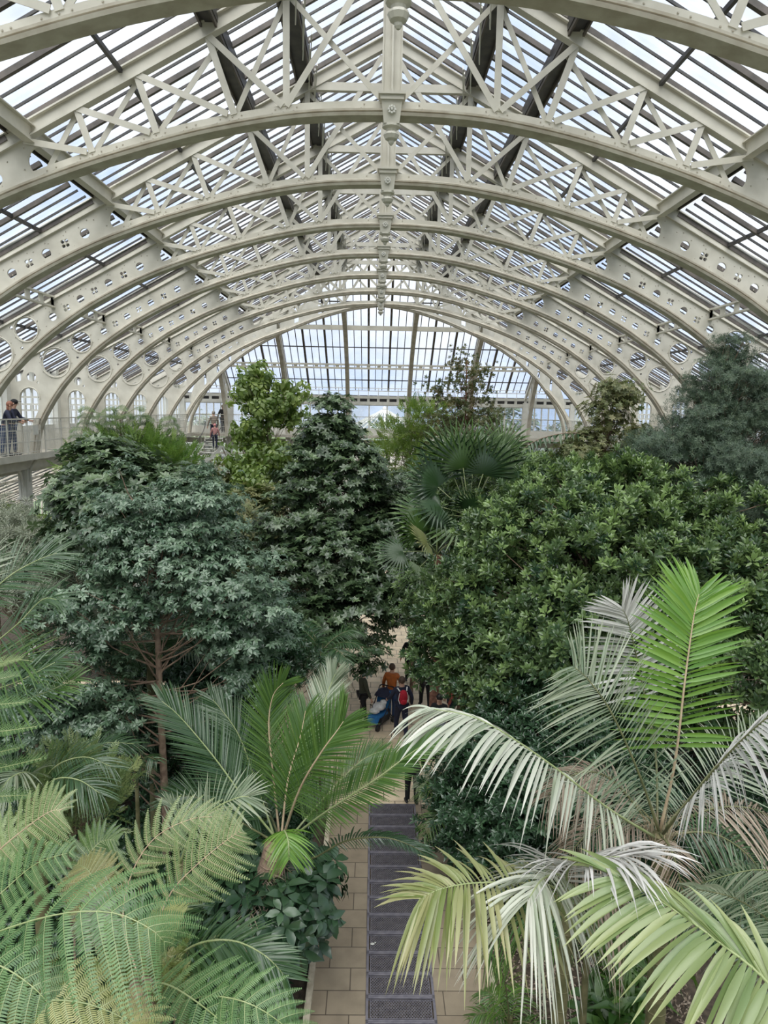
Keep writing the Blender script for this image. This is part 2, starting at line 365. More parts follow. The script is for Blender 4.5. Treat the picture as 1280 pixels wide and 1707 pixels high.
for sd in (-1, 1):   # diagonal arches
    t = thing('hip_arch', 'cream iron diagonal arch running from the last keystone to the far '+wl[sd]+' corner', 'roof arch', (0, 0, 0), 0, 'diagonal arches of the far hip')
    for nm, prof, mt in (('arch_moulding', MOULD, 'moulding'), ('arch_flange', FACE, 'iron')):
        mb = MB(); k = len(prof); b = 0
        pth = part_arch(0, sd)
        for x, z, nx, nz in pth:
            y0 = Y8+abs(x)*DK
            L = math.hypot(1, DK)
            for r, yy in prof: mb.v.append((x+nx*r/L-yy*DK/L*sd*0+0, y0+yy*1.2+abs(nx)*r*DK/L, z+nz*r))
        for i in range(len(pth)-1):
            for j in range(k): mb.f.append((i*k+j, i*k+(j+1) % k, (i+1)*k+(j+1) % k, (i+1)*k+j)); mb.mi.append(0)
        mb.build(nm, M_[mt], t)
    # spandrel web of the diagonal arch, following its line
    P = [(x, z) for x, z in ARC if x > 3]; V = []; F = []
    for x, z in P:
        zt = max(z+0.2, min(RZ(x)-0.02, z+0.95+0.02*x)) if x < 9.6 else min(RZ(x)-0.02, z+1.6)
        for dy in (-0.03, 0.03):
            V += [(sd*x, Y8+x*DK+dy, z+0.1), (sd*x, Y8+x*DK+dy, zt)]
    mb = MB(); mb.v = V
    for i in range(len(P)-1):
        a = i*4; c = a+4
        if i % 5 == 4 and P[i][0] < 10: continue
        mb.f += [(a, c, c+1, a+1), (a+2, a+3, c+3, c+2), (a+1, c+1, c+3, a+3)]; mb.mi += [0]*3
    mb.build('web_plate', M_['iron'], t)
    mb = MB(); mb.bar((0, Y8-0.1, 16.9), (sd*12.1, WY, 10.3), 0.2, 0.25); mb.build('hip_rafter', M_['iron'], t)
ESL = lambda y: 10.25+(44.4-y)*0.682      # glass of the end slope
for i, x0 in enumerate([-9.0, -5.4, -1.8, 1.8, 5.4, 9.0]):
    t = thing('end_rib', 'cream iron rib under the far sloping glass, '+['leftmost', 'second from left', 'left of the middle', 'right of the middle', 'second from right', 'rightmost'][i], 'roof rib', (x0, 0, 0), 0, 'ribs of the far sloping roof')
    smax = 11.15-abs(x0)*1.0
    pts = []
    for x, z in ARC[::-1]:
        s = 11.15-x; y = YE-s*(YE-Y8)/11.15
        if y < Y8+abs(x0)*DK: break
        pts.append((y, z))
    mb = MB()
    for (y, z), (y2, z2) in zip(pts[:-1], pts[1:]):
        mb.bar((0, y, z+0.08), (0, y2, z2+0.08), 0.22, 0.16, (0, 0.5, 1))
    mb.build('curved_rib', M_['moulding'], t)
    mb = MB(); y1 = Y8+abs(x0)/1.22
    mb.bar((0, WY, ESL(WY)-0.15), (0, y1, ESL(y1)-0.15), 0.12, 0.2); mb.build('rafter', M_['iron'], t)
    mb = MB()
    for (y, z) in pts[4:-1:3]:
        if ESL(y)-z > 0.5: mb.bar((0, y, z+0.1), (0, y-0.25, ESL(y-0.25)-0.2), 0.05, 0.05, (1, 0, 0)); mb.bar((0, y, z+0.1), (0, min(y+0.5, WY), ESL(min(y+.5, WY))-0.2), 0.05, 0.04, (1, 0, 0))
    if mb.v: mb.build('struts', M_['iron'], t)
# --- roof glass and glazing bars
Y0 = -5.0
GZ = lambda x: 17.25-0.555*abs(x)        # roof glass
NB = int(round((Y8-Y0)/(S/9)))
barY = [Y8-k*S/9 for k in range(NB+1)]
gl = MB(); thin = MB(); thick = MB()
XE = 12.35
for sd in (-1, 1):
    segs = [(0.0, 1.62), (1.95, 2.85), (3.1, 6.05), (6.3, XE)]
    for a, b in segs:
        dz = 0.0 if b < 6.1 else -0.12
        gl.add([(sd*a, Y0, GZ(a)+dz), (sd*b, Y0, GZ(b)+dz), (sd*b, Y8, GZ(b)+dz), (sd*a, Y8, GZ(a)+dz)], [(0, 1, 2, 3)])
        for k, y in enumerate(barY):
            m, w, h = (thick, 0.075, 0.085) if k % 3 == 0 else (thin, 0.028, 0.04)
            m.bar((sd*a, y, GZ(a)+dz-0.05), (sd*b, y, GZ(b)+dz-0.05), w, h, (sd*0.55, 0, 1))
    # triangle beyond the last arch
    gl.add([(0, Y8, GZ(0)), (sd*XE, Y8, GZ(XE)), (sd*XE, 44.5, GZ(XE))], [(0, 1, 2)])
    k = 0; y = Y8
    while y < 44.3:
        xa = (y-Y8)*1.24
        m, w, h = (thick, 0.07, 0.085) if k % 3 == 0 else (thin, 0.028, 0.04)
        m.bar((sd*xa, y, GZ(xa)-0.05), (sd*XE, y, GZ(XE)-0.05), w, h, (sd*0.55, 0, 1)); y += S/9; k += 1
gl.add([(0, Y8, GZ(0)), (-XE, 44.5, GZ(XE)), (XE, 44.5, GZ(XE))], [(0, 1, 2)])
for k in range(-30, 30):
    x = (k+0.5)*0.4; ya = Y8+abs(x)/1.24; zt = 17.25-(ya-Y8)*0.69; ze = 17.25-(44.4-Y8)*0.69
    m, w, h = (thick, 0.11, 0.13) if ((k-4) % 3 == 0) else (thin, 0.04, 0.05)
    m.bar((x, ya, zt-0.06), (x, 44.4, ze-0.06), w, h)
gl.add([(-XE, Y0, GZ(XE)), (0, Y0, GZ(0)), (XE, Y0, GZ(XE)), (XE, Y0, 0), (-XE, Y0, 0)], [(0, 1, 2, 3, 4)])
ceil = gl.build('ceiling', M_['glass'], kind='structure')
thin.build('glazing_bars', M_['dark'], ceil); thick.build('glazing_rafters', M_['brown'], ceil)
nt_ = 0
def trim(mb, mat):
    global nt_; nt_ += 1
    return mb.build('trim_%d' % nt_, mat, kind='structure')
mb = MB(); mb.box((0, (Y0+Y8)/2, 17.1), (0.12, Y8-Y0, 0.3)); trim(mb, M_['iron'])
for sd in (-1, 1):
    L = Y8-Y0; cy = (Y0+Y8)/2
    rot = Matrix.Rotation(-sd*math.radians(-29), 3, 'Y')
    for x, dz, w, h in ((1.78, -0.10, 0.38, 0.22), (2.97, -0.08, 0.30, 0.24), (6.16, -0.02, 0.30, 0.18)):   # dark vent boxes
        mb = MB(); mb.box((sd*x, cy, GZ(x)+dz), (w, L, h)); trim(mb, M_['dark'])
        mb = MB()
        for e in (-1, 1): mb.box((sd*(x+e*w*0.4), cy, GZ(x)+dz-h/2-0.03), (0.035, L, 0.09))
        trim(mb, M_['brown'])
    mb = MB(); z = RZ(5.85)+0.0   # I purlin
    up = Vector((sd*0.54, 0, 1)).normalized()
    mb.box((sd*5.9, cy, z-0.0), (0.03, L, 0.26)); mb.box((sd*5.9, cy, z+0.13), (0.16, L, 0.02)); mb.box((sd*5.9, cy, z-0.13), (0.16, L, 0.02)); trim(mb, M_['iron'])
    for x in (4.4, 7.45, 10.2):
        mb = MB(); mb.bar((sd*x, Y0, GZ(x)-0.16), (sd*x, Y8+(x)*0.7, GZ(x)-0.16), 0.06, 0.07); trim(mb, M_['dark'])
    # slotted box purlin
    mb = MB(); x = 8.83; z = 11.97
    y = YN(0)
    while y < YN(9)-0.1:
        for zz in (0.13, -0.13): mb.box((sd*x, y+S/2, z+zz), (0.12, S, 0.045))
        for q in range(6): mb.box((sd*x, y+q*S/5, z), (0.04, 0.22, 0.24))
        y += S
    trim(mb, M_['iron'])
    # white link bars under the upper vent
    mb = MB(); y = 2.0
    while y < Y8-1:
        mb.bar((sd*1.45, y, 16.05), (sd*1.6, y+1.1, 15.55), 0.10, 0.02, (1, 0, 0)); mb.bar((sd*1.52, y+0.35, 16.1), (sd*1.62, y+1.3, 15.8), 0.05, 0.02, (1, 0, 0)); y += 1.22
    trim(mb, M_['white'])
for z in (11.68, 13.55):        # horizontals across the far slope
    y = 44.4-(z-10.25)/0.682; xm = (y-Y8)*1.22
    mb = MB()
    if z < 12:
        for e in (-1, 1): mb.box((0, y-0.12, z+e*0.10), (2*xm, 0.12, 0.10))
        k = -int(xm/0.6)
        while k*0.6 < xm: mb.box((k*0.6, y-0.12, z), (0.2, 0.06, 0.22)); k += 1
    else: mb.box((0, y-0.12, z), (2*xm, 0.12, 0.24))
    trim(mb, M_['iron'])
mb = MB()
for z in (12.56, 10.87, 14.6):
    y = 44.4-(z-10.25)/0.682; xm = (y-Y8)*1.22; mb.box((0, y+0.02, z+.1), (2*xm, 0.04, 0.06))
trim(mb, M_['dark'])
# --- upper walls, windows
win_n = 0
def window(c0, c1, z0, z1, nx, nz, arch=False):
    """window between two corners (x,y) of the wall line"""
    global win_n; win_n += 1
    a = Vector((c0[0], c0[1], 0)); b = Vector((c1[0], c1[1], 0)); L = (b-a).length; t = (b-a)/L
    mb = MB()
    for k in range(nx+1): p = a+t*L*k/nx; mb.bar(p+Vector((0, 0, z0)), p+Vector((0, 0, z1)), 0.07, 0.07, t)
    for k in range(nz+1): z = z0+(z1-z0)*k/nz; mb.bar(a+Vector((0, 0, z)), b+Vector((0, 0, z)), 0.05, 0.05)
    if arch:
        for k in range(nx):
            m_ = a+t*L*(k+0.5)/nx; r = L/nx/2
            pts = [m_+t*(r*math.cos(u))+Vector((0, 0, z1-r*1.3+r*1.3*math.sin(u))) for u in [math.pi*i/8 for i in range(9)]]
            mb.tube(pts, 0.025, 5)
    w = mb.build('window_%d' % win_n, M_['white'], kind='structure')
    g = MB(); g.add([a+Vector((0, 0, z0)), b+Vector((0, 0, z0)), b+Vector((0, 0, z1)), a+Vector((0, 0, z1))], [(0, 1, 2, 3)]); g.build('pane', M_['wglass'], w)
for sd, nm in ((-1, 'wall_left'), (1, 'wall_right')):
    mb = MB(); x = sd*12.1
    mb.box((x, (WY+Y0)/2, 8.05), (0.12, WY-Y0, 0.95)); mb.box((x, (WY+Y0)/2, 10.5), (0.14, WY-Y0, 0.12)); mb.box((x, (WY+Y0)/2, 9.9), (0.12, WY-Y0, 0.10))
    y = Y0
    while y < WY:
        mb.box((x, y, 10.2), (0.12, 0.14, 0.6)); y += S/6
    n = -1
    while YN(n) < WY:
        mb.box((x-sd*0.05, YN(n), 9.1), (0.30, 0.55, 2.9))
        if n >= 3 and n < 11: window((x, YN(n)+0.28), (x, YN(n)+S-0.28), 8.5, 9.85, 6, 1, True)
        n += 1
    mb.build(nm, M_['white'], kind='structure')
g = MB()
for sd in (-1, 1): g.add([(sd*12.1, Y0, 8.5), (sd*12.1, YN(3), 8.5), (sd*12.1, YN(3), 9.85), (sd*12.1, Y0, 9.85)], [(0, 1, 2, 3)])
g.build('window_0', M_['wglass'], kind='structure')
mb = MB(); mb.box((0, WY, 7.85), (24.2, 0.12, 0.45)); mb.box((0, WY, 9.62), (24.2, 0.14, 0.2)); mb.box((0, WY, 9.98), (24.2, 0.14, 0.16)); mb.box((0, WY-.3, 10.35), (22, .03, .04)); mb.box((0, WY-.3, 10.52), (22, .03, .04)); mb.box((0, WY+0.2, 9.85), (24.2, 0.04, 0.5), mi=1); [mb.box((q*.6, WY-.3, 10.3), (.04, .04, .5)) for q in range(-18, 19)]
k = -20
while k <= 20: mb.box((k*0.6, WY, 9.83), (0.16, 0.1, 0.5)); k += 1
for x in (-11.9, -9, -5.4, -1.8, 1.8, 5.4, 9, 11.9): mb.box((x, WY, 8.8), (0.3, 0.25, 2.0))
mb.build('wall_back', [M_['white'], M_['dark']], kind='structure')
xs = [-11.75, -9.15, -8.85, -5.55, -5.25, -1.95, -1.65, 1.65, 1.95, 5.25, 5.55, 8.85, 9.15, 11.75]
for i in range(0, 14, 2): window((xs[i], WY), (xs[i+1], WY), 8.08, 9.5, 6 if i != 6 else 3, 2 if i != 6 else 1)
# --- gallery
g = MB()
for sd in (-1, 1): g.box((sd*11.55, (WY+0.0)/2, DECK-0.05), (1.25, WY, 0.10))
g.box((0, (YE+WY)/2+0.0, DECK-0.05), (21.9, WY-YE+0.3, 0.10)); g.box((0, -2.3, DECK-0.05), (24, 5.2, 0.10))
gal = g.build('floor_gallery', M_['moulding'], kind='structure'); gal.name = 'floor_2'
mb = MB()
for sd in (-1, 1): mb.box((sd*10.93, WY/2, DECK-0.03), (0.06, WY, 0.20)); mb.box((sd*11.5, WY/2, DECK-0.35), (0.1, WY, 0.3)); mb.box((sd*11.95, WY/2, DECK-0.5), (0.1, WY, 0.35))
mb.box((0, YE-0.12, DECK-0.03), (21.9, 0.06, 0.20)); mb.box((0, YE+0.6, DECK-0.4), (23, 0.1, 0.3))
trim(mb, M_['iron'])
def railing(a, b, label):
    a = Vector(a); b = Vector(b); L = (b-a).length; t = (b-a)/L; mb = MB()
    r = thing('gallery_railing', label, 'railing', tuple(a), 0, 'white railings along the gallery edge')
    d = b-a; n = max(2, int(L/0.3))
    mb = MB()
    for k in range(n+1):
        p = d*k/n
        if k % 4: mb.bar(p, p+Vector((0, 0, 1.12)), 0.012, 0.012, t)
    for z in (0.12, 0.45, 0.8): mb.bar(Vector((0, 0, z)), d+Vector((0, 0, z)), 0.02, 0.02)
    mb.build('railing_bars', M_['white'], r)
    g = MB(); m2 = max(2, int(L/0.10))
    for k in range(m2): p = d*k/m2; g.bar(p+Vector((0, 0, .05)), p+Vector((0, 0, 1.1)), 0.006, 0.006, t)
    for k in range(11): g.bar(Vector((0, 0, .1*k+.03)), d+Vector((0, 0, .1*k+.03)), 0.005, 0.005)
    g.build('wire_mesh', M_['white'], r)
    mb = MB(); mb.bar(Vector((0, 0, 1.15)), d+Vector((0, 0, 1.15)), 0.07, 0.04); mb.build('handrail', M_['iron'], r)
    for k in range(0, n+1, 4): mb = MB(); p = d*k/n; mb.bar(p, p+Vector((0, 0, 1.15)), 0.035, 0.035, t); mb.build('railing_post', M_['white'], r)
wn = ['', '', '', 'third', 'fourth', 'fifth', 'sixth', 'seventh', 'eighth', 'ninth']
for sd in (-1, 1):
    for n in range(3, 10):
        railing((sd*10.95, YN(n)+0.15, DECK), (sd*10.95, YN(n+1)-0.15 if n < 9 else YN(10)-0.15, DECK), 'white mesh railing of the %s gallery behind the %s arch from the camera' % (wl[sd], wn[n]))
ex = [-10.9, -9, -5.4, -1.8, 1.8, 5.4, 9, 10.9]
for i in range(7): railing((ex[i]+0.1, YE-0.1, DECK), (ex[i+1]-0.1, YE-0.1, DECK), 'white mesh railing across the far gallery, '+['in the left corner', 'beside the two standing visitors', 'left of the middle', 'in the middle before the pointed glass roof', 'right of the middle', 'second from the right', 'in the right corner'][i])
# --- columns below the gallery
def column(x, y, label):
    c = thing('iron_column', label, 'column', (x, y, 0), 0, 'white columns carrying the gallery')
    mb = MB(); mb.box((0, 0, 0.15), (0.5, 0.5, 0.3)); mb.box((0, 0, 3.2), (0.28, 0.28, 6.0)); mb.box((0, 0, 6.2), (0.40, 0.40, 0.08)); mb.box((0, 0, 6.9), (0.30, 0.32, 1.4))
    for e in (-1, 1): mb.box((e*0.08, -0.15, 6.9), (0.03, 0.05, 1.3))
    mb.build('shaft', M_['white'], c)
    s = 1 if x < 0 else -1
    mb = MB(); pts = [(s*(0.15+0.45*(1-math.cos(u))), 0, 6.75+0.8*math.sin(u)) for u in [math.pi/2*i/8 for i in range(9)]]; mb.tube(pts, 0.045, 6)
    pts = [(0, e*(0.15+0.7*(1-math.cos(u))), 6.6+0.75*math.sin(u)) for e in (-1,) for u in [math.pi/2*i/8 for i in range(9)]]; mb.tube(pts, 0.04, 6)
    pts = [(0, (0.15+0.7*(1-math.cos(u))), 6.6+0.75*math.sin(u)) for u in [math.pi/2*i/8 for i in range(9)]]; mb.tube(pts, 0.04, 6)
    mb.build('bracket', M_['white'], c)
    return c
for sd in (-1, 1):
    for n in range(3, 11): column(sd*11.6, YN(n), 'white iron column under the %s gallery, %s arch from the camera' % (wl[sd], (wn+['tenth'])[n] if n < 10 else 'tenth'))
for i, x in enumerate([-9, -5.4, -1.8, 1.8, 5.4, 9]): column(x, YE+0.5, 'white iron column under the far gallery, '+['first', 'second', 'third', 'fourth', 'fifth', 'sixth'][i]+' from left')
# --- aisle roofs outside the columns
a = MB(); tb = MB(); tk = MB()
for sd in (-1, 1):
    a.add([(sd*12.0, 2, 7.35), (sd*21, 2, 3.4), (sd*21, 53, 3.4), (sd*12.0, 44, 7.35)], [(0, 1, 2, 3)])
    a.add([(sd*21, 2, 0.9), (sd*21, 53, 0.9), (sd*21, 53, 3.4), (sd*21, 2, 3.4)], [(0, 1, 2, 3)])
    y = 2.0; k = 0
    while y < 52.6:
        x0 = 12.0 if y < 44 else 12+(y-44)
        m, w = (tk, 0.09) if k % 3 == 0 else (tb, 0.035)
        m.bar((sd*x0, y, 7.35-(x0-12)*0.439-0.05), (sd*21, y, 3.35), w, w); m.bar((sd*21, y, 0.9), (sd*21, y, 3.4), w, w, (0, 1, 0)); y += 0.41; k += 1
    for x in (14.2, 16.5, 18.8): z = 7.35-(x-12)*0.439; tk.bar((sd*x, 2, z-0.12), (sd*x, 47, z-0.12), 0.07, 0.1)
a.add([(-12, 44.6, 7.35), (12, 44.6, 7.35), (21, 53, 3.4), (-21, 53, 3.4)], [(0, 1, 2, 3)])
a.add([(-21, 53, 0.9), (21, 53, 0.9), (21, 53, 3.4), (-21, 53, 3.4)], [(0, 1, 2, 3)])
for k in range(-51, 52):
    x = k*0.41; xa = min(abs(x), 21); y0 = 44.6 if xa < 12 else 44.6+(xa-12)*0.933
    if y0 > 52.8: continue
    m, w = (tk, 0.09) if k % 3 == 0 else (tb, 0.04)
    z0 = 7.35-(y0-44.6)*0.47
    m.bar((x, y0, z0-0.05), (x, 53, 3.35), w, w); m.bar((x, 53, 0.9), (x, 53, 3.4), w, w, (0, 1, 0))
for y in (46.6, 48.7, 50.8): tk.box((0, y, 7.35-(y-44.6)*0.47-0.1), (30, 0.07, 0.1))
ar = a.build('ceiling_aisles', M_['glass'], kind='structure'); ar.name = 'ceiling_2'
tb.build('glazing_bars', M_['dark'], ar); tk.build('glazing_rafters', M_['moulding'], ar)
mb = MB()
for sd in (-1, 1): mb.box((sd*21, 27.5, 0.45), (0.3, 51, 0.9))
mb.box((0, 53, 0.45), (42, 0.3, 0.9)); trim(mb, M_['moulding'])
# --- outside: lawn and the pointed glass roof of the octagon beyond
mb = MB(); mb.box((0, 60, -0.3), (400, 400, 0.2)); mb.build('lawn', M_['grass'], kind='structure').name = 'floor_3'
t = thing('octagon_roof', 'pointed glass roof of the building beyond the far windows', 'roof', (0.6, 60, 0))
mb = MB(); g = MB(); g.lathe((0, 0, 0), [(5.6, 6.3), (0.2, 9.15)], 8); g.build('glass_cone', M_['wglass'], t)
for k in range(32):
    a_ = math.pi/16*k; mb.bar((5.7*math.cos(a_), 5.7*math.sin(a_), 6.35), (0.2*math.cos(a_), 0.2*math.sin(a_), 9.2), 0.14 if k % 4 == 0 else 0.08, 0.08)
mb.build('roof_bars', M_['white'], t)
mb = MB(); mb.lathe((0, 0, 0), [(5.7, 0), (5.7, 6.3)], 8); mb.build('octagon_wall', M_['moulding'], t)
mb = MB(); mb.ball((0, 0, 9.3), 0.2, 8); mb.build('finial', M_['white'], t)
# ================================================================== ground, path
def paving_mat(k=1.0):
    m = bpy.data.materials.new('stone_paving'); m.use_nodes = True; t = m.node_tree; b = t.nodes['Principled BSDF']; b.inputs['Roughness'].default_value = 0.8
    tc = t.nodes.new('ShaderNodeTexCoord'); mp = t.nodes.new('ShaderNodeMapping'); br = t.nodes.new('ShaderNodeTexBrick')
    mp.inputs['Location'].default_value = (0.2, 0.0, 0)
    br.inputs['Scale'].default_value = 1.0; br.inputs['Brick Width'].default_value = 0.62; br.inputs['Row Height'].default_value = 0.473
    br.inputs['Mortar Size'].default_value = 0.009; br.offset = 0.42; br.inputs['Mortar Smooth'].default_value = 0.1
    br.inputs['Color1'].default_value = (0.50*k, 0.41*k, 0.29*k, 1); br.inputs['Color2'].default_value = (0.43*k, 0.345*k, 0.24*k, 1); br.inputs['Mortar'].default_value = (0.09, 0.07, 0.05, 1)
    br.inputs['Bias'].default_value = 0.1
    n = t.nodes.new('ShaderNodeTexNoise'); n.inputs['Scale'].default_value = 3; n.inputs['Detail'].default_value = 6
    mx = t.nodes.new('ShaderNodeMixRGB'); mx.blend_type = 'MULTIPLY'; mx.inputs[0].default_value = 0.5
    rp = t.nodes.new('ShaderNodeValToRGB'); rp.color_ramp.elements[0].position = 0.3; rp.color_ramp.elements[0].color = (0.6, 0.6, 0.6, 1); rp.color_ramp.elements[1].position = 0.6
    t.links.new(tc.outputs['Object'], mp.inputs[0]); t.links.new(mp.outputs[0], br.inputs['Vector']); t.links.new(tc.outputs['Object'], n.inputs['Vector'])
    t.links.new(n.outputs[0], rp.inputs[0]); t.links.new(br.outputs['Color'], mx.inputs[1]); t.links.new(rp.outputs[0], mx.inputs[2]); t.links.new(mx.outputs[0], b.inputs['Base Color'])
    return m
M_['stone'] = paving_mat(0.62); M_['stone_lit'] = paving_mat(1.7)  # one stone in two tones: the plaza's stronger light is in the colour
M_['kerb'] = pmat('kerb_stone', (0.42, 0.36, 0.26), 0.8, (0.6, 0.54, 0.42), 7, bump=0.2)
mb = MB(); mb.box((0, 24, -0.06), (44, 62, 0.1)); mb.build('ground', M_['soil'], kind='structure').name = 'floor_4'
GX0, GX1, GYE = -0.20, 0.90, 15.95
mb = MB()
def slab(x0, x1, y0, y1): mb.add([(x0, y0, 0), (x1, y0, 0), (x1, y1, 0), (x0, y1, 0)], [(0, 1, 2, 3)])
slab(-1.05, GX0, 0, GYE); slab(GX1, 1.80, 0, GYE)
mb.build('floor', M_['stone'], kind='structure')
# cross walk and plaza, same stone with its brighter light painted into the colour
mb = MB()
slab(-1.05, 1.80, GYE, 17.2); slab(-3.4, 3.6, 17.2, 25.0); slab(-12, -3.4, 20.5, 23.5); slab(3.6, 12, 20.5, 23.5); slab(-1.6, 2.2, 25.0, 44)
mb.build('floor_5', M_['stone_lit'], kind='structure')
mb = MB(); mb.box(((GX0+GX1)/2, GYE/2, -0.03), (GX1-GX0, GYE, 0.01)); trim(mb, M_['dark'])
gi = 0; y = GYE
proto = None; GP = 0.473
while y > 8.2:
    if proto is None:
        t = thing('floor_grate', '', 'grate', ((GX0+GX1)/2, y-GP/2, 0), 0, 'iron heating grates along the path')
        w, h = GX1-GX0, GP
        f = MB()
        for e in (-1, 1): f.box((0, e*(h/2-0.018), 0.004), (w, 0.032, 0.022)); f.box((e*(w/2-0.02), 0, 0.004), (0.04, h, 0.022)); f.box((0, e*(h/2-0.06), 0.002), (w-0.08, 0.01, 0.012)); f.box((e*(w/2-0.07), 0, 0.002), (0.01, h-0.08, 0.012))
        f.build('grate_frame', M_['steel'], t)
        # pierced field: staggered lattice bars
        l = MB(); n = 22
        iw, ih = w-0.13, h-0.11
        k = -8
        while k < n+8:
            for sgn in (-1, 1):
                x0 = -iw/2+k*iw/n*1.0; dx = ih*0.75*sgn
                a = Vector((x0, -ih/2, 0)); b = Vector((x0+dx, ih/2, 0))
                # clip in x
                def cl(a, b):
                    ts = [0, 1]; d = b.x-a.x
                    for lim, s in ((-iw/2, 1), (iw/2, -1)):
                        t_ = (lim-a.x)/d if abs(d) > 1e-9 else None
                        if s*(a.x-lim) < 0: ts[0] = max(ts[0], t_)
                        if s*(b.x-lim) < 0: ts[1] = min(ts[1], t_)
                    return ts
                t0, t1 = cl(a, b)
                if t1 > t0 and t0 < 1 and t1 > 0: l.bar(a.lerp(b, t0), a.lerp(b, t1), 0.009, 0.010)
            k += 1
        l.build('grate_lattice', M_['steel'], t)
        proto = t; gkm = kidmap(t); c = t
    else: c = copy_tree(proto, gkm, ((GX0+GX1)/2, y-GP/2, 0))
    gi += 1; y -= GP
    ords = ['first', 'second', 'third', 'fourth', 'fifth', 'sixth', 'seventh', 'eighth', 'ninth', 'tenth', 'eleventh', 'twelfth', 'thirteenth', 'fourteenth', 'fifteenth', 'sixteenth', 'seventeenth']
    c['label'] = 'dark pierced iron floor grate, %s from the far end of the strip' % ords[gi-1]
def kerb(a, b, label):
    mb = MB(); mb.bar(Vector((a[0], a[1], 0.05)), Vector((b[0], b[1], 0.05)), 0.10, 0.16); mb.bar(Vector((a[0]-0.03, a[1], 0.14)), Vector((b[0]-0.03, b[1], 0.14)), 0.025, 0.02)
    return tag(mb.build('kerb', M_['kerb']), label, 'kerb', 'pale stone kerbs')
kerb((-1.10, 8), (-1.10, 17.2), 'pale stone kerb along the left side of the grated path')
kerb((1.85, 8), (1.85, 17.2), 'pale stone kerb along the right side of the grated path')
mb = MB(); mb.ball((-0.1+0.0, 11.42, 0.012), 0.035, 8, sc=(1.2, 0.8, 0.3)); mb.ball((-0.05, 11.45, 0.012), 0.02, 6, sc=(1, 1, .3)); tag(mb.build('paper_scrap', M_['white']), 'small white scrap lying on a grate', 'litter')
# ================================================================== plants: builders
def nrm(a): return a/np.maximum(np.linalg.norm(a, axis=-1, keepdims=True), 1e-9)
def green(name, c, c2, rough=0.42, trans=0.22, spec=0.8, k=1.25): return pmat(name, tuple(min(.9, x*k) for x in c), rough*.85, tuple(min(.9, x*k) for x in c2), attr='var', trans=trans, spec=spec)
G = {}
G['schef'] = green('bluish_green_leaf', (0.035, 0.075, 0.038), (0.15, 0.215, 0.135), 0.36, 0.15)
G['dark'] = green('dark_green_leaf', (0.022, 0.046, 0.020), (0.115, 0.17, 0.075), 0.38, 0.15)
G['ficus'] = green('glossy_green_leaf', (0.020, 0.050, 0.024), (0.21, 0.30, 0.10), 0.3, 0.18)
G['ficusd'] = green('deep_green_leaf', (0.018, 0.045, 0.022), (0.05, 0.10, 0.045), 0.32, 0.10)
G['yel'] = green('yellow_green_leaf', (0.11, 0.19, 0.035), (0.30, 0.38, 0.10), 0.45, 0.35, k=1.0)
G['feath'] = green('feathery_green_leaf', (0.10, 0.20, 0.045), (0.24, 0.33, 0.08), 0.5, 0.35, k=1.0)
G['conif'] = green('conifer_needle', (0.04, 0.075, 0.045), (0.12, 0.17, 0.09), 0.6, 0.1)
G['olive'] = green('grey_olive_leaf', (0.13, 0.16, 0.10), (0.33, 0.34, 0.26), 0.6, 0.2)
G['red'] = green('reddish_green_leaf', (0.05, 0.085, 0.03), (0.20, 0.17, 0.07), 0.45, 0.3)
G['brush'] = green('brownish_green_leaf', (0.09, 0.12, 0.035), (0.22, 0.21, 0.09), 0.6, 0.25)
G['palm'] = green('palm_leaflet', (0.05, 0.125, 0.028), (0.15, 0.27, 0.05), 0.38, 0.25, k=0.82)
G['palmd'] = green('dark_palm_leaflet', (0.025, 0.075, 0.025), (0.085, 0.16, 0.055), 0.36, 0.2, k=0.85)
G['palmb'] = green('bright_palm_leaflet', (0.11, 0.25, 0.035), (0.26, 0.42, 0.08), 0.4, 0.3, k=0.95)
G['silver'] = green('silvery_palm_leaflet', (0.34, 0.40, 0.27), (0.72, 0.71, 0.62), 0.5, 0.15, k=0.8)
G['white'] = green('bleached_palm_leaflet', (0.50, 0.49, 0.45), (0.82, 0.79, 0.76), 0.5, 0.15, k=0.8)
G['greyg'] = green('grey_green_palm_leaflet', (0.12, 0.19, 0.095), (0.40, 0.43, 0.30), 0.45, 0.2, k=0.85)
G['yellowg'] = green('yellowing_palm_leaflet', (0.24, 0.34, 0.08), (0.62, 0.58, 0.30), 0.45, 0.3, k=0.66)
G['limeg'] = green('pale_green_palm_leaflet', (0.20, 0.32, 0.11), (0.50, 0.56, 0.24), 0.4, 0.25, k=0.66)
G['dead'] = green('dead_palm_leaflet', (0.16, 0.11, 0.07), (0.42, 0.34, 0.25), 0.7, 0.1, k=0.9)
G['fern'] = green('fern_pinnule', (0.065, 0.155, 0.045), (0.20, 0.34, 0.12), 0.5, 0.3, k=0.92)
G['fernp'] = green('pale_fern_pinnule', (0.16, 0.25, 0.085), (0.40, 0.48, 0.21), 0.5, 0.3, k=0.85)
G['ferny'] = green('yellowing_fern_pinnule', (0.34, 0.38, 0.13), (0.55, 0.53, 0.22), 0.5, 0.3, k=0.85)
G['fernb'] = green('brown_fern_pinnule', (0.20, 0.20, 0.05), (0.36, 0.33, 0.11), 0.6, 0.2, k=0.8)
G['moss'] = green('mossy_green', (0.03, 0.07, 0.015), (0.10, 0.17, 0.03), 0.6, 0.2)
M_['bark'] = pmat('brown_bark', (0.20, 0.13, 0.09), 0.85, (0.34, 0.24, 0.17), 12, bump=0.6)
M_['barkp'] = pmat('pale_bark', (0.24, 0.19, 0.12), 0.85, (0.36, 0.30, 0.20), 10, bump=0.6)
M_['barkr'] = pmat('red_brown_bark', (0.16, 0.07, 0.045), 0.9, (0.26, 0.13, 0.09), 14, bump=0.8)
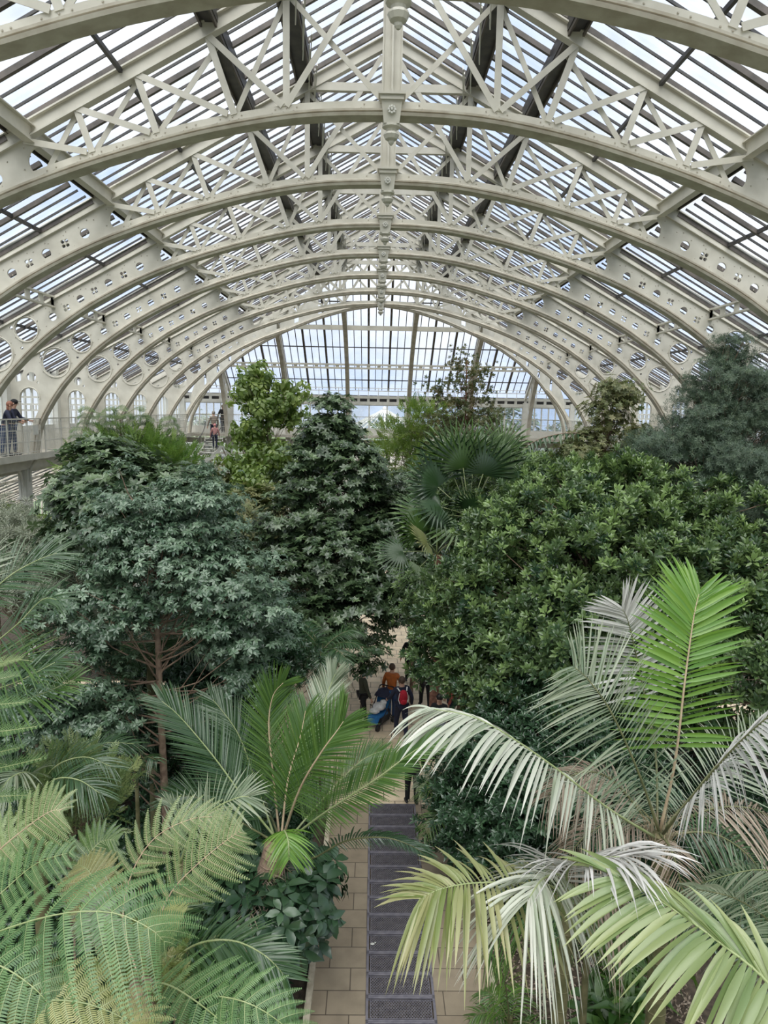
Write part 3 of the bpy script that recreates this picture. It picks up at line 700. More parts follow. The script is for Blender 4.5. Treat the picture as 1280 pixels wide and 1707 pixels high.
M_['barkg'] = pmat('green_brown_palm_trunk', (0.10, 0.10, 0.04), 0.7, (0.17, 0.15, 0.07), 9, bump=0.4)
M_['rach'] = pmat('pale_green_rachis', (0.24, 0.30, 0.12), 0.45, (0.34, 0.38, 0.19), 5)
M_['rachb'] = pmat('tan_rachis', (0.42, 0.30, 0.20), 0.55, (0.50, 0.40, 0.26), 8)
M_['rachd'] = pmat('dark_rachis', (0.09, 0.10, 0.04), 0.55, (0.16, 0.16, 0.07), 8)
# leaf templates: y = out, z = up face
def leafT(w=0.4, fold=0.06, droop=0.12):
    return (np.array([[0, 0, 0], [-w/2, .42, fold], [0, 1, -droop], [w/2, .42, fold], [0, .42, -.01]], float), np.array([[0, 4, 1], [4, 2, 1], [0, 3, 4], [4, 3, 2]]))
def leafT8(w=0.4, fold=0.05, droop=0.15):
    V = [[0, 0, 0], [-w*.42, .28, fold], [0, .28, 0], [w*.42, .28, fold], [-w*.46, .62, fold-.03], [0, .62, -.03], [w*.46, .62, fold-.03], [0, 1, -droop]]
    F = [[0, 2, 1], [0, 3, 2], [1, 2, 5], [1, 5, 4], [2, 3, 6], [2, 6, 5], [4, 5, 7], [5, 6, 7]]
    return np.array(V, float), np.array(F)
def rotx(V, a): c, s = math.cos(a), math.sin(a); return V @ np.array([[1, 0, 0], [0, c, s], [0, -s, c]])
def rotz(V, a): c, s = math.cos(a), math.sin(a); return V @ np.array([[c, s, 0], [-s, c, 0], [0, 0, 1]])
def rosette(n, elev, T, layers=1, spread=0.15, jit=0.35):
    Vs, Fs, b = [], [], 0
    for l in range(layers):
        for i in range(n):
            e = elev+l*0.5+R_.uniform(-jit, jit); s = R_.uniform(0.8, 1.1)*(1-0.25*l)
            v = rotx(T[0]*s, e); v = v+np.array([0, spread*0.3, l*spread]); v = rotz(v, 2*math.pi*(i+0.5*l)/n+R_.uniform(-.25, .25))
            Vs.append(v); Fs.append(T[1]+b); b += len(v)
    return np.concatenate(Vs), np.concatenate(Fs)
def twig(n, T, L=1.0, ang=0.9, size=0.35, lift=0.1, droop=0.25):
    """leaves in two rows on a short twig running along +z then bending"""
    Vs, Fs, b = [], [], 0
    for i in range(n):
        t = (i+0.5)/n
        for sd in (-1, 1):
            v = T[0]*size*(1.15-0.5*abs(t-0.4)); v = rotx(v, lift+R_.uniform(-.3, .3)); v = rotz(v, -sd*(ang-0.3*t)+R_.uniform(-.15, .15))
            v = v+np.array([0, t*L, -droop*t*t]); Vs.append(v); Fs.append(T[1]+b); b += len(v)
    v = T[0]*size; v = v+np.array([0, L, -droop]); Vs.append(v); Fs.append(T[1]+b)
    V = np.concatenate(Vs); return V @ np.array([[1, 0, 0], [0, 0, 1], [0, -1, 0]]), np.concatenate(Fs)
def scatter(T, P, AX, sc):
    tV, tF = T; n = len(P); z = nrm(AX); r = NP.normal(size=(n, 3)); x = nrm(np.cross(r, z)); y = np.cross(z, x)
    V = P[:, None, :]+(tV[None, :, 0:1]*x[:, None]+tV[None, :, 1:2]*y[:, None]+tV[None, :, 2:3]*z[:, None])*sc[:, None, None]
    F = tF[None]+(np.arange(n)*len(tV))[:, None, None]
    return V.reshape(-1, 3), F.reshape(-1, 3)
def crown_points(blobs, nclump, per, cr, up=0.8, shell=0.55, flat=0.6):
    P, A, Cn = [], [], []
    tot = sum(b[3]*b[4]*b[5] for b in blobs)
    for b in blobs:
        c = np.array(b[:3], float); r = np.array(b[3:6], float)
        k = max(3, int(round(nclump*(np.prod(r)/tot)**0.66*1.0))) if len(blobs) > 1 else nclump
        d = nrm(NP.normal(size=(k, 3))); q = shell+(1-shell)*NP.rand(k, 1)**0.5
        cc = c+d*r*q
        for j in range(k):
            m = max(2, int(per*NP.uniform(0.6, 1.4))); off = NP.normal(size=(m, 3))*cr*np.array([1, 1, flat])*0.55
            p = cc[j]+off; ax = nrm(d[j]*0.75+np.array([0, 0, up])+off/cr*0.35+NP.normal(size=(m, 3))*0.28)
            P.append(p); A.append(ax)
        Cn.append(cc)
    return np.concatenate(P), np.concatenate(A), np.concatenate(Cn)
def branch_mesh(mb, trunk, centers, r0=0.03, every=1):
    tp = np.array(trunk, float)
    for i, c in enumerate(centers[::every]):
        z = np.clip(c[2]-R_.uniform(0.3, 2.0), tp[0, 2]+0.2, tp[-1, 2])
        s = np.array([np.interp(z, tp[:, 2], tp[:, 0]), np.interp(z, tp[:, 2], tp[:, 1]), z])
        m = (s+c)/2+np.array([R_.uniform(-.1, .1), R_.uniform(-.1, .1), -0.08*np.linalg.norm(c-s)])
        mb.tube([s, (s+m)/2+(0, 0, -0.03), m, c], [r0, r0*0.7, r0*0.5, r0*0.2], 5, cap=False)
def tree(name, label, cat, base, trunk, blobs, T, mat, nclump, per, cr, size, bark='bark', tr=0.07, group=None, up=0.8, shell=0.55, flat=0.6, every=2, br=0.02, youngs=0.12, sizej=0.25):
    b = np.array(base, float); t = thing(name, label, cat, tuple(b), 0, group)
    tp = [np.array(p, float)-b for p in trunk]
    bl = [tuple(np.array(q[:3], float)-b)+tuple(q[3:]) for q in blobs]
    P, A, Cn = crown_points(bl, nclump, per, cr, up, shell, flat)
    keep = P[:, 2] > 0.05-b[2]; P, A = P[keep], A[keep]
    sc = size*NP.uniform(1-sizej, 1+sizej, len(P))
    V, F = scatter(T, P, A, sc)
    v = NP.beta(2, 4, len(P)); hz = (P[:, 2]-P[:, 2].min())/max(.1, np.ptp(P[:, 2])); top = NP.rand(len(P)) < youngs*np.clip(hz*2.4-0.7, .06, 1.6); v[top] = NP.uniform(0.7, 1.0, top.sum())
    var = np.repeat(v, len(T[0]))+NP.uniform(-.08, .08, len(P)*len(T[0]))
    npmesh('foliage', V, F, G[mat], var, parent=t)
    mb = MB(); mb.tube(tp, list(np.linspace(tr, tr*0.35, len(tp))), 8); mb.build('trunk', M_[bark], t, smooth=True)
    mb = MB(); branch_mesh(mb, tp, Cn, br, every); mb.build('branches', M_[bark], t, smooth=True, kind='stuff')
    return t
def spl(ctrl, n):
    P = [Vector(p) for p in ctrl]; P = [2*P[0]-P[1]]+P+[2*P[-1]-P[-2]]; out = []
    m = len(P)-3
    for i in range(n):
        u = i/(n-1)*m; k = min(int(u), m-1); t = u-k; p0, p1, p2, p3 = P[k:k+4]
        out.append(0.5*((2*p1)+(p2-p0)*t+(2*p0-5*p1+4*p2-p3)*t*t+(3*p1-p0-3*p2+p3)*t**3))
    return np.array([list(p) for p in out])
def frame(P, up):
    T = nrm(np.gradient(P, axis=0)); up = np.array(up, float); N = nrm(up-(T@up)[:, None]*T); return T, N, np.cross(T, N)
def frond(parent, ctrl, up, n=40, L=0.6, w=0.03, a0=75, a1=35, sa=None, lift=10, droop=0.3, mat='palm', rm='rach', rr=0.015, start=0.12, seg=6, fold=0.35, jit=0.08, tip=0.5, label=None, sides=(1, 1), name='frond', Lp=None, g=(0, 0, -1), bend=2.0, base=None):
    """a pinnate palm leaf; ctrl in world coordinates, parent at base"""
    o0 = np.array(parent.location) if base is None else base
    P = spl(ctrl, 60)-o0; T, N, S = frame(P, up)
    u = np.linspace(start, 0.995, n); ui = u*59
    def smp(A): i = np.clip(ui.astype(int), 0, 58); f = (ui-i)[:, None]; return A[i]*(1-f)+A[i+1]*f
    Pp, Tp, Np, Sp = smp(P), nrm(smp(T)), nrm(smp(N)), nrm(smp(S)); uu = (u-start)/(1-start)
    Lf = np.interp(uu, [0, .15, .4, .75, 1], Lp or [0.55, 0.9, 1.0, 0.75, 0.38])*L
    s = np.linspace(0, 1, seg+1); wp = np.interp(s, [0, .08, .35, .7, 1], [0.35, .75, 1, .7, .03])
    Vs, Fs, va, b = [], [], [], 0
    for si, sd in ((0, -1), (1, 1)):
        if not sides[si]: continue
        if sa: a0, a1 = sa[si]
        a = np.radians(a0+(a1-a0)*uu+NP.normal(size=n)*jit*40)[:, None]; lf = np.radians(lift)+NP.normal(size=(n, 1))*jit
        d = np.cos(a)*Tp+np.sin(a)*(sd*np.cos(lf)*Sp+np.sin(lf)*Np); LL = (Lf*sides[si]*NP.uniform(0.88, 1.08, n))[:, None, None]
        gv = np.array(g, float)*droop*NP.uniform(0.6, 1.4, (n, 1))
        pos = Pp[:, None]+LL*(d[:, None]*s[None, :, None]+gv[:, None]*(s**bend)[None, :, None])
        dd = nrm(np.gradient(pos, axis=1)); Wv = nrm(np.cross(np.broadcast_to(Np[:, None], dd.shape), dd)); Up = np.cross(dd, Wv)
        tw = NP.normal(size=(n, 1, 1))*0.35; Wv2 = Wv*np.cos(tw)+Up*np.sin(tw)
        hw = (w/2*wp)[None, :, None]*np.sqrt(LL/L)
        V = np.stack([pos-Wv2*hw+Up*hw*fold, pos, pos+Wv2*hw+Up*hw*fold], 2)   # n,seg+1,3,3
        k = (seg+1)*3; idx = np.arange(n)[:, None]*k+np.arange(seg)[None]*3
        f1 = np.stack([idx, idx+1, idx+4, idx+3], -1); f2 = np.stack([idx+1, idx+2, idx+5, idx+4], -1)
        Vs.append(V.reshape(-1, 3)); Fs.append(np.concatenate([f1.reshape(-1, 4), f2.reshape(-1, 4)])+b); b += n*k
        rv = np.clip(NP.beta(2, 3, n), 0, 1)[:, None]+tip*(s**3)[None]; va.append(np.repeat(rv[:, :, None], 3, 2).ravel())
    ob = npmesh(name, np.concatenate(Vs), np.concatenate(Fs), G[mat], np.concatenate(va), parent=parent, label=label)
    mb = MB(); mb.tube(P[::3], list(np.linspace(rr, rr*0.25, len(P[::3]))), 6); mb.build('rachis', M_[rm], ob, smooth=True)
    return ob
def fern(parent, ctrl, up, n=26, L=0.42, m=24, mat='fern', rm='rach', rr=0.008, a0=80, a1=50, lift=5, droop=0.25, start=0.1, pl=0.055, Lp=None, label=None, sides=(1, 1), name='frond', curl=0.15):
    o0 = np.array(parent.location); P = spl(ctrl, 60)-o0; T, N, S = frame(P, up)
    u = np.linspace(start, 0.985, n); ui = u*59; i = np.clip(ui.astype(int), 0, 58); f = (ui-i)[:, None]
    smp = lambda A: A[i]*(1-f)+A[i+1]*f
    Pp, Tp, Np, Sp = smp(P), nrm(smp(T)), nrm(smp(N)), nrm(smp(S)); uu = (u-start)/(1-start)
    Lf = np.interp(uu, [0, .2, .5, .8, 1], Lp or [0.6, 0.95, 1.0, 0.62, 0.12])*L
    Vs, Fs, va, b = [], [], [], 0; mid = MB()
    sj = (np.arange(m)+0.5)/m; prof = np.interp(sj, [0, .12, .5, .85, 1], [0.7, 1, 0.85, 0.4, 0.1])
    for si, sd in ((0, -1), (1, 1)):
        if not sides[si]: continue
        a = np.radians(a0+(a1-a0)*uu+NP.normal(size=n)*2)[:, None]; lf = np.radians(lift)+NP.normal(size=(n, 1))*0.06
        d = np.cos(a)*Tp+np.sin(a)*(sd*np.cos(lf)*Sp+np.sin(lf)*Np); LL = (Lf*sides[si]*NP.uniform(.94, 1.04, n))[:, None, None]
        g = np.array([0, 0, -1.0])*droop
        fp = lambda s: Pp[:, None]+LL*(d[:, None]*s[None, :, None]+(g+0*Tp[:, None])*(s**2)[None, :, None]+Tp[:, None]*curl*(s**2)[None, :, None])
        pos = fp(sj); dd = nrm(np.gradient(pos, axis=1)); Wv = nrm(np.cross(np.broadcast_to(Np[:, None], dd.shape), dd)); Up = np.cross(dd, Wv)
        sp = LL/m
        for e in (-1, 1):
            q = nrm(Wv*e+dd*0.28-Up*0.12+NP.normal(size=dd.shape)*0.03); l = (pl*prof)[None, :, None]*np.minimum(1, 0.35+0.65*(LL/L)); h = np.minimum(sp*0.40, pl*0.16)
            V = np.stack([pos-dd*h, pos+dd*h, pos+q*l*0.55+dd*h*0.85, pos+q*l*0.55-dd*h*0.85, pos+q*l-Up*l*0.08], 2)
            k = np.arange(n*m)*5; F = np.concatenate([np.stack([k, k+1, k+2], -1), np.stack([k, k+2, k+3], -1), np.stack([k+3, k+2, k+4], -1)])+b
            Vs.append(V.reshape(-1, 3)); Fs.append(F); b += n*m*5; rv = NP.beta(2, 3, (n, 1))+NP.uniform(-.1, .1, (n, m))+0*prof; va.append(np.repeat(rv.ravel(), 5))
        mp_ = fp(np.linspace(0, 1, 9)); Wm = nrm(np.cross(np.broadcast_to(Np[:, None], mp_.shape), nrm(np.gradient(mp_, axis=1))))
        for j in range(n):
            bb = len(mid.v)
            for q in range(9):
                hw = 0.002*(1-q/9); c = mp_[j, q]+Np[j]*0.004; mid.v += [tuple(c-Wm[j, q]*hw), tuple(c+Wm[j, q]*hw)]
            for q in range(8): mid.f.append((bb+2*q, bb+2*q+1, bb+2*q+3, bb+2*q+2)); mid.mi.append(0)
    ob = npmesh(name, np.concatenate(Vs), np.concatenate(Fs), G[mat], np.concatenate(va), parent=parent, label=label)
    mb = MB(); mb.tube(P[::3], list(np.linspace(rr, rr*0.25, len(P[::3]))), 6); mb.v += []; b0 = len(mb.v)
    mb.add(mid.v, mid.f); mb.build('rachis', M_[rm], ob)
    return ob
def fanleaf(parent, base, hub, fwd, nrml, R, mat='palm', nseg=20, spread=205, split=0.34, droop=0.22, label=None, sag=0.0):
    o0 = np.array(parent.location); H = np.array(hub, float)-o0; B = np.array(base, float)-o0
    f = nrm(np.array(fwd, float)); N = np.array(nrml, float); N = nrm(N-(N@f)*f); X = np.cross(f, N)
    V = [H]; F = []; va = [0.4]
    th = np.radians(np.linspace(-spread/2, spread/2, nseg*2+1))
    ring = []
    for k, a in enumerate(th):
        d = f*math.cos(a)+X*math.sin(a); r = R*split*(0.8+0.2*math.cos(a)); z = (0.03 if k % 2 else -0.03)*R/0.6
        V.append(H+d*r+N*z); va.append(0.4); ring.append((d, r))
    for k in range(nseg):
        a = th[2*k+1]; d = f*math.cos(a)+X*math.sin(a); rt = R*(0.78+0.22*math.cos(a))*R_.uniform(.93, 1.05)
        c = len(V); V += [H+d*(rt*0.78)+N*(-0.02)+np.array([0, 0, -droop*R*0.3]), H+d*rt+np.array([0, 0, -droop*R])]; v0 = R_.uniform(0, .9); va += [v0, v0+.3]
        e0, e1, e2 = 1+2*k, 2+2*k, 3+2*k
        F += [(0, e0, e1), (0, e1, e2), (e0, c, e1), (e1, c, e2), (e0, c+1, c), (c, c+1, e2)]
    ob = npmesh('fan_leaf', np.array(V), np.array(F), G[mat], va, parent=parent, label=label)
    m_ = (B+H)/2+np.array([0, 0, 0.06+sag]); mb = MB(); mb.tube([B, (B+m_)/2+(0, 0, .03), m_, H], [0.018, 0.014, 0.012, 0.009], 6); mb.build('petiole', M_['rach'], ob, smooth=True)
    return ob
def arcfrond(c, az, el, L, sag=0.5):
    """control points of a leaf springing from c"""
    h = np.array([math.sin(az), math.cos(az), 0]); out = []
    for t in (0, .25, .5, .75, 1):
        out.append(np.array(c)+h*L*t*math.cos(el)*(1-0.12*t)+np.array([0, 0, L*(t*math.sin(el)-sag*t*t)]))
    return out
def trunk_part(parent, pts, r0, r1, mat='barkg', name='trunk', n=10, rings=0):
    b = np.array(parent.location); P = [np.array(p, float)-b for p in pts]; k = 14
    Q = spl(P, k); rr = np.linspace(r0, r1, k); mb = MB(); mb.tube(Q, list(rr), n)
    if rings:
        Z = spl(P, rings)
        for i in range(1, rings): mb.tube([Z[i]-(0, 0, .006), Z[i]+(0, 0, .006)], [float(np.interp(i/rings, [0, 1], [r0, r1]))*1.05]*2, n)
    return mb.build(name, M_[mat], parent, smooth=True)
L5 = leafT; 
# ================================================================== the planting
FWD = np.array([0, -1, 0.35])      # towards the near end and a little up
def gnd(p, dx=0, dy=0): return np.array([p[0]+dx, p[1]+dy, 0.0])
# ---- A: big pale palm on the right
cA = at(1100, 1385, 7.0)
pA = thing('palm_tree', 'big pale palm right of the path with one bright green upright leaf among bleached ones', 'palm', tuple(gnd(cA, 0.15)))
trunk_part(pA, [gnd(cA, 0.15), cA+(0.12, 0, -2.6), cA+(0.02, 0, -0.05)], 0.13, 0.09, rings=26)
K = lambda *p: [at(*q) for q in p]
frond(pA, K((1100, 1385, 7.0), (1125, 1270, 6.95), (1142, 1130, 6.95), (1156, 1030, 7.05), (1166, 985, 7.15)), (0.1, -1, 0.35), n=46, L=0.70, w=0.050, a0=86, a1=28, lift=-3, droop=0.10, mat='palmb', rm='rachb', rr=0.018, start=0.3, tip=0.1, label='bright green upright leaf', Lp=[.95, 1, .98, .92, .5], jit=.05)
frond(pA, K((1096, 1380, 7.3), (1092, 1250, 7.8), (1066, 1120, 8.0), (1048, 1040, 8.0), (1036, 1012, 8.0)), (-0.1, -1, 0.4), n=40, L=0.66, w=0.040, a0=82, a1=30, lift=0, droop=0.12, mat='white', rm='rachd', start=0.42, tip=0.2, label='bleached white upright leaf', Lp=[.95, 1, .95, .8, .5])
frond(pA, K((1098, 1385, 6.8), (1065, 1290, 6.7), (1020, 1190, 6.65), (982, 1135, 6.7), (955, 1110, 6.7)), (0.15, -0.8, 0.7), n=62, L=0.85, w=0.022, a0=80, a1=50, lift=4, droop=0.14, mat='greyg', rm='rachd', start=0.12, label='grey green leaf', Lp=[.8, 1, 1, .9, .35], sides=(1.0, 1.0))
frond(pA, K((1090, 1395, 6.8), (1010, 1345, 6.3), (905, 1265, 5.95), (800, 1200, 5.75), (712, 1180, 5.7)), (0.15, -0.25, 1), n=52, L=0.70, w=0.040, a0=72, a1=22, lift=-18, droop=0.42, mat='silver', rm='rach', start=0.2, label='silvery leaf drooping towards the path', Lp=[.7, .85, 1, .9, .55], sides=(1, .6))
frond(pA, K((1105, 1390, 6.8), (1165, 1315, 6.1), (1225, 1245, 5.7), (1300, 1180, 5.4), (1360, 1150, 5.3)), (-.3, -.3, 1), n=52, L=0.62, w=0.036, a0=70, a1=30, lift=-12, droop=0.5, mat='white', rm='rachd', start=0.15, label='bleached leaf reaching the right edge')
frond(pA, K((1102, 1385, 7.2), (1150, 1330, 7.7), (1210, 1260, 8.2), (1290, 1210, 8.6)), (-.2, -.7, 1), n=46, L=0.9, w=0.024, a0=80, a1=40, droop=0.3, mat='greyg', rm='rachd')
frond(pA, K((1100, 1390, 7.2), (1180, 1350, 7.4), (1260, 1350, 7.4), (1330, 1400, 7.4)), (0, -.2, 1), n=50, L=0.8, w=0.022, a0=80, a1=40, lift=-10, droop=0.6, mat='dead', rm='rachd')
frond(pA, K((1095, 1395, 7.0), (1040, 1370, 6.9), (980, 1390, 6.8), (930, 1450, 6.8)), (0, -.3, 1), n=46, L=0.65, w=0.016, a0=80, a1=40, lift=-15, droop=0.7, mat='dead', rm='rachd', label='dead brown leaf')
frond(pA, K((1095, 1390, 7.3), (1020, 1300, 7.4), (960, 1290, 7.4), (910, 1330, 7.4)), (0, -.3, 1), n=46, L=0.7, w=0.018, a0=80, a1=40, lift=-10, droop=0.5, mat='dead', rm='rachd')
frond(pA, K((1100, 1390, 7.0), (1120, 1420, 6.7), (1140, 1500, 6.6), (1150, 1600, 6.6)), (0, -1, .5), n=36, L=0.45, w=0.016, a0=60, a1=25, lift=0, droop=0.5, mat='dead', rm='rachd')
frond(pA, K((1100, 1385, 7.4), (1060, 1340, 7.9), (1000, 1290, 8.4), (920, 1290, 8.7)), (0, -.3, 1), n=50, L=0.8, w=0.02, a0=80, a1=40, lift=-5, droop=0.4, mat='greyg', rm='rachd')
frond(pA, K((1104, 1392, 7.0), (1190, 1390, 7.0), (1260, 1440, 6.9), (1300, 1520, 6.9)), (0, -.5, 1), n=44, L=0.7, w=0.024, a0=75, a1=35, lift=-8, droop=0.5, mat='palmd', rm='rachd')
mb = MB()
for i in range(60):
    a = R_.uniform(0, 6.3); d = Vector((math.cos(a), math.sin(a), 0)); c = Vector(cA-np.array(pA.location))
    mb.tube([c+d*0.05+Vector((0, 0, -.25)), c+d*R_.uniform(.1, .2)+Vector((0, 0, R_.uniform(-.1, .15))), c+d*R_.uniform(.15, .4)+Vector((0, 0, R_.uniform(-.25, .2)))], [0.006, 0.004, 0.001], 4)
mb.build('crown_fibres', M_['barkp'], pA, kind='stuff')
# ---- B: yellow green palm over the path
cB = at(948, 1520, 6.2)
pB = thing('palm_tree', 'slender palm at the lower right whose yellow green leaf hangs over the grated path', 'palm', tuple(gnd(cB, -0.1)))
trunk_part(pB, [gnd(cB, -0.1), cB+(-0.06, 0, -2), cB], 0.10, 0.06, rings=20)
frond(pB, K((950, 1520, 6.2), (925, 1480, 6.0), (870, 1472, 5.7), (790, 1472, 5.5), (735, 1482, 5.4), (700, 1498, 5.35)), (0.05, -0.35, 1), n=42, L=0.66, w=0.046, a0=92, a1=40, lift=14, droop=0.5, mat='yellowg', rm='rach', rr=0.013, start=0.2, label='yellow green leaf over the path', Lp=[.8, .95, 1, .95, .7], sides=(1.05, .8), bend=1.6, tip=.6)
frond(pB, K((952, 1520, 6.2), (945, 1455, 5.9), (975, 1432, 5.5), (1040, 1428, 5.15)), (0, -.2, 1), n=40, L=0.85, w=0.030, a0=60, a1=14, lift=5, droop=0.35, mat='white', rm='rach', start=0.25, label='bleached leaf streaming right', Lp=[.8, 1, 1, .95, .8], bend=2.4, jit=.15)
frond(pB, K((950, 1520, 6.2), (935, 1462, 5.9), (905, 1465, 5.55), (880, 1500, 5.3)), (0, -.2, 1), n=34, L=0.80, w=0.030, a0=75, a1=20, lift=-8, droop=0.7, mat='silver', rm='rach', start=0.3, label='bleached leaf hanging in front', Lp=[.8, 1, 1, .9, .8], jit=.15)
frond(pB, K((952, 1520, 6.3), (985, 1480, 6.2), (1020, 1500, 6.1), (1040, 1550, 6.1)), (0, -.2, 1), n=34, L=0.55, w=0.018, a0=75, a1=20, lift=-8, droop=0.9, mat='dead', rm='rachd', start=0.2)
frond(pB, K((948, 1525, 6.4), (900, 1520, 6.8), (850, 1540, 7.0), (800, 1590, 7.1)), (0, -.2, 1), n=34, L=0.6, w=0.022, a0=75, a1=30, lift=-8, droop=0.6, mat='palm', rm='rachd', start=0.2)
frond(pB, K((955, 1522, 6.5), (1000, 1500, 7.0), (1060, 1520, 7.2), (1100, 1570, 7.3)), (0, -.2, 1), n=34, L=0.6, w=0.022, a0=75, a1=30, lift=-8, droop=0.6, mat='palmd', rm='rachd', start=0.2)
# ---- C: broad leaf reaching in from the right corner
cC = at(1400, 1820, 4.0)
pC = thing('palm_tree', 'palm in the lower right corner with a broad yellow and green leaf cutting across', 'palm', tuple(gnd(cC, 0.2)))
trunk_part(pC, [gnd(cC, 0.2), cC], 0.12, 0.09, rings=16)
frond(pC, K((1400, 1820, 4.0), (1290, 1650, 4.3), (1200, 1572, 4.5), (1110, 1508, 4.75), (1030, 1462, 4.95)), (-0.25, -0.45, 1), n=34, L=0.74, w=0.062, sa=((96, 45), (26, 8)), lift=12, droop=0.32, mat='limeg', rm='rach', rr=0.016, start=0.18, label='broad pale green leaf', Lp=[.9, 1, 1, .9, .75], sides=(1, 0.95), jit=.05, tip=.8)
frond(pC, K((1400, 1820, 4.0), (1330, 1700, 4.6), (1300, 1560, 5.4), (1230, 1500, 6.0), (1150, 1480, 6.3)), (-.3, -.3, 1), n=44, L=0.55, w=0.026, a0=75, a1=30, lift=-8, droop=0.6, mat='greyg', rm='rachd', start=0.3)
frond(pC, K((1400, 1820, 4.0), (1380, 1600, 4.8), (1340, 1480, 5.6), (1260, 1450, 6.2), (1150, 1478, 6.7)), (-.3, -.3, 1), n=54, L=0.50, w=0.022, a0=80, a1=35, lift=0, droop=0.5, mat='greyg', rm='rach', start=0.3)
# ---- D: small green palm beside the right kerb
cD = at(850, 1705, 9.6); cD[2] = max(cD[2], 0.15)
pD = thing('young_palm', 'small bright green palm tuft beside the right kerb at the bottom', 'palm', tuple(gnd(cD)))
trunk_part(pD, [gnd(cD), cD+(0, 0, .1)], 0.05, 0.04)
frond(pD, K((850, 1720, 9.6), (846, 1670, 9.5), (838, 1625, 9.3), (822, 1600, 9.0)), (0, -.6, 1), n=34, L=0.52, w=0.024, a0=85, a1=50, lift=0, droop=0.5, mat='palmb', rm='rachd', start=0.1, tip=.2)
for az, e in ((0.6, .9), (2.2, .7), (3.4, .6), (4.6, .8), (5.5, .9)): frond(pD, arcfrond(cD, az, e, 1.0, .6), (0, 0, 1), n=26, L=0.4, w=0.022, a0=80, a1=40, droop=.5, mat='palm', rm='rachd')
# second tuft lower right
for k, (x, y, Y, lab) in enumerate(((980, 1560, 8.5, 'green palm tuft under the yellow green leaf, in the shade'), (760, 1345, 13.2, 'small palm beside the path at the foot of the dark shrub'), (1230, 1560, 8.0, 'dark green palm tuft behind the broad leaf at the right edge'))):
    c = at(x, y, Y); c[2] = max(c[2], .3)
    p = thing('young_palm', lab, 'palm', tuple(gnd(c))); trunk_part(p, [gnd(c), c], 0.06, 0.04)
    for q in range(9): frond(p, arcfrond(c, q*0.7+k, R_.uniform(.5, 1.1), R_.uniform(1.1, 1.5), .55), (0, 0, 1), n=28, L=0.42, w=0.02, a0=80, a1=40, droop=.4, mat=['palm', 'palm', 'palmd'][k], rm='rachd')
# ---- E: green palm left of the path
cE = at(468, 1405, 10.3)
pE = thing('palm_tree', 'green feather palm left of the path with a shaggy trunk and fronds fanning upwards', 'palm', tuple(gnd(cE, -0.35)))
trunk_part(pE, [gnd(cE, -0.35), cE+(-0.3, 0, -1.2), cE+(-.05, 0, -.05)], 0.26, 0.20, 'bark', rings=18)
EF = [
 (K((470, 1400, 10.2), (500, 1315, 9.7), (535, 1255, 9.5), (562, 1218, 9.5), (574, 1200, 9.5)), (-.3, -.9, .6), 62, .85, 'palm', 'rachb'),
 (K((462, 1400, 10.4), (410, 1335, 10.4), (355, 1260, 10.6), (300, 1195, 10.8), (265, 1165, 10.9)), (.5, -.8, .8), 60, .80, 'palmd', 'rach'),
 (K((478, 1402, 10.2), (545, 1352, 9.8), (625, 1300, 9.6), (690, 1252, 9.6), (728, 1232, 9.6)), (-.1, -.9, .9), 66, .58, 'palm', 'rach'),
 (K((472, 1398, 10.6), (505, 1280, 10.9), (535, 1190, 11.2), (548, 1150, 11.5), (560, 1120, 11.6)), (-.4, -.8, .5), 60, .70, 'greyg', 'rach'),
 (K((466, 1398, 10.6), (455, 1290, 10.8), (448, 1210, 11.0), (455, 1160, 11.1), (475, 1135, 11.1)), (.2, -.9, .4), 56, .75, 'palm', 'rachb'),
 (K((468, 1402, 10.4), (480, 1300, 10.6), (500, 1230, 10.8), (510, 1180, 11.0)), (0, -.9, .4), 50, .8, 'palm', 'rachb'),
 (K((460, 1402, 10.6), (425, 1300, 11.0), (395, 1220, 11.3), (350, 1160, 11.6)), (.3, -.9, .5), 56, .8, 'palmd', 'rach'),
 (K((470, 1405, 10.0), (473, 1385, 9.6), (480, 1400, 9.3), (482, 1432, 9.15)), (0, -.3, 1), 26, .50, 'palmb', 'rach'),
 (K((475, 1408, 10.2), (515, 1432, 10.0), (575, 1402, 9.7), (640, 1396, 9.5), (690, 1412, 9.4), (722, 1436, 9.4)), (.1, -1, .15), 50, .36, 'ficusd', 'rachd'),
 (K((460, 1405, 10.4), (400, 1370, 10.3), (330, 1330, 10.4), (275, 1330, 10.5)), (.2, -.5, 1), 50, .7, 'palmd', 'rachd'),
 (K((480, 1400, 10.8), (540, 1330, 11.4), (600, 1270, 12), (640, 1250, 12.3)), (-.2, -.6, 1), 50, .7, 'palm', 'rach'),
 (K((465, 1395, 10.8), (440, 1330, 11.6), (420, 1260, 12.4), (380, 1230, 12.8)), (.2, -.5, 1), 50, .8, 'palmd', 'rachd')]
for j, (c, up, n, L, m, r) in enumerate(EF):
    frond(pE, c, up, n=int(n*1.35), L=L, w=0.027, a0=50 if j != 8 else 62, a1=20 if j != 7 else 45, lift=14 if j != 7 else -5, droop=0.10 if j not in (7, 8) else .35, mat=m, rm=r, rr=0.02, start=.14, fold=.25, jit=.03, tip=.25, Lp=[.75, .95, 1, .8, .4], sides=(1.15, .45) if j == 8 else (1, 1))
for q in range(6):   # dead leaf bases hanging on the trunk
    a = R_.uniform(0, 6.3); frond(pE, arcfrond(cE+(-.15, 0, -.3), a, -.2, R_.uniform(.9, 1.3), .9), (0, 0, 1), n=18, L=.3, w=.015, mat='dead', rm='rachd', droop=.6, name='dead_frond')
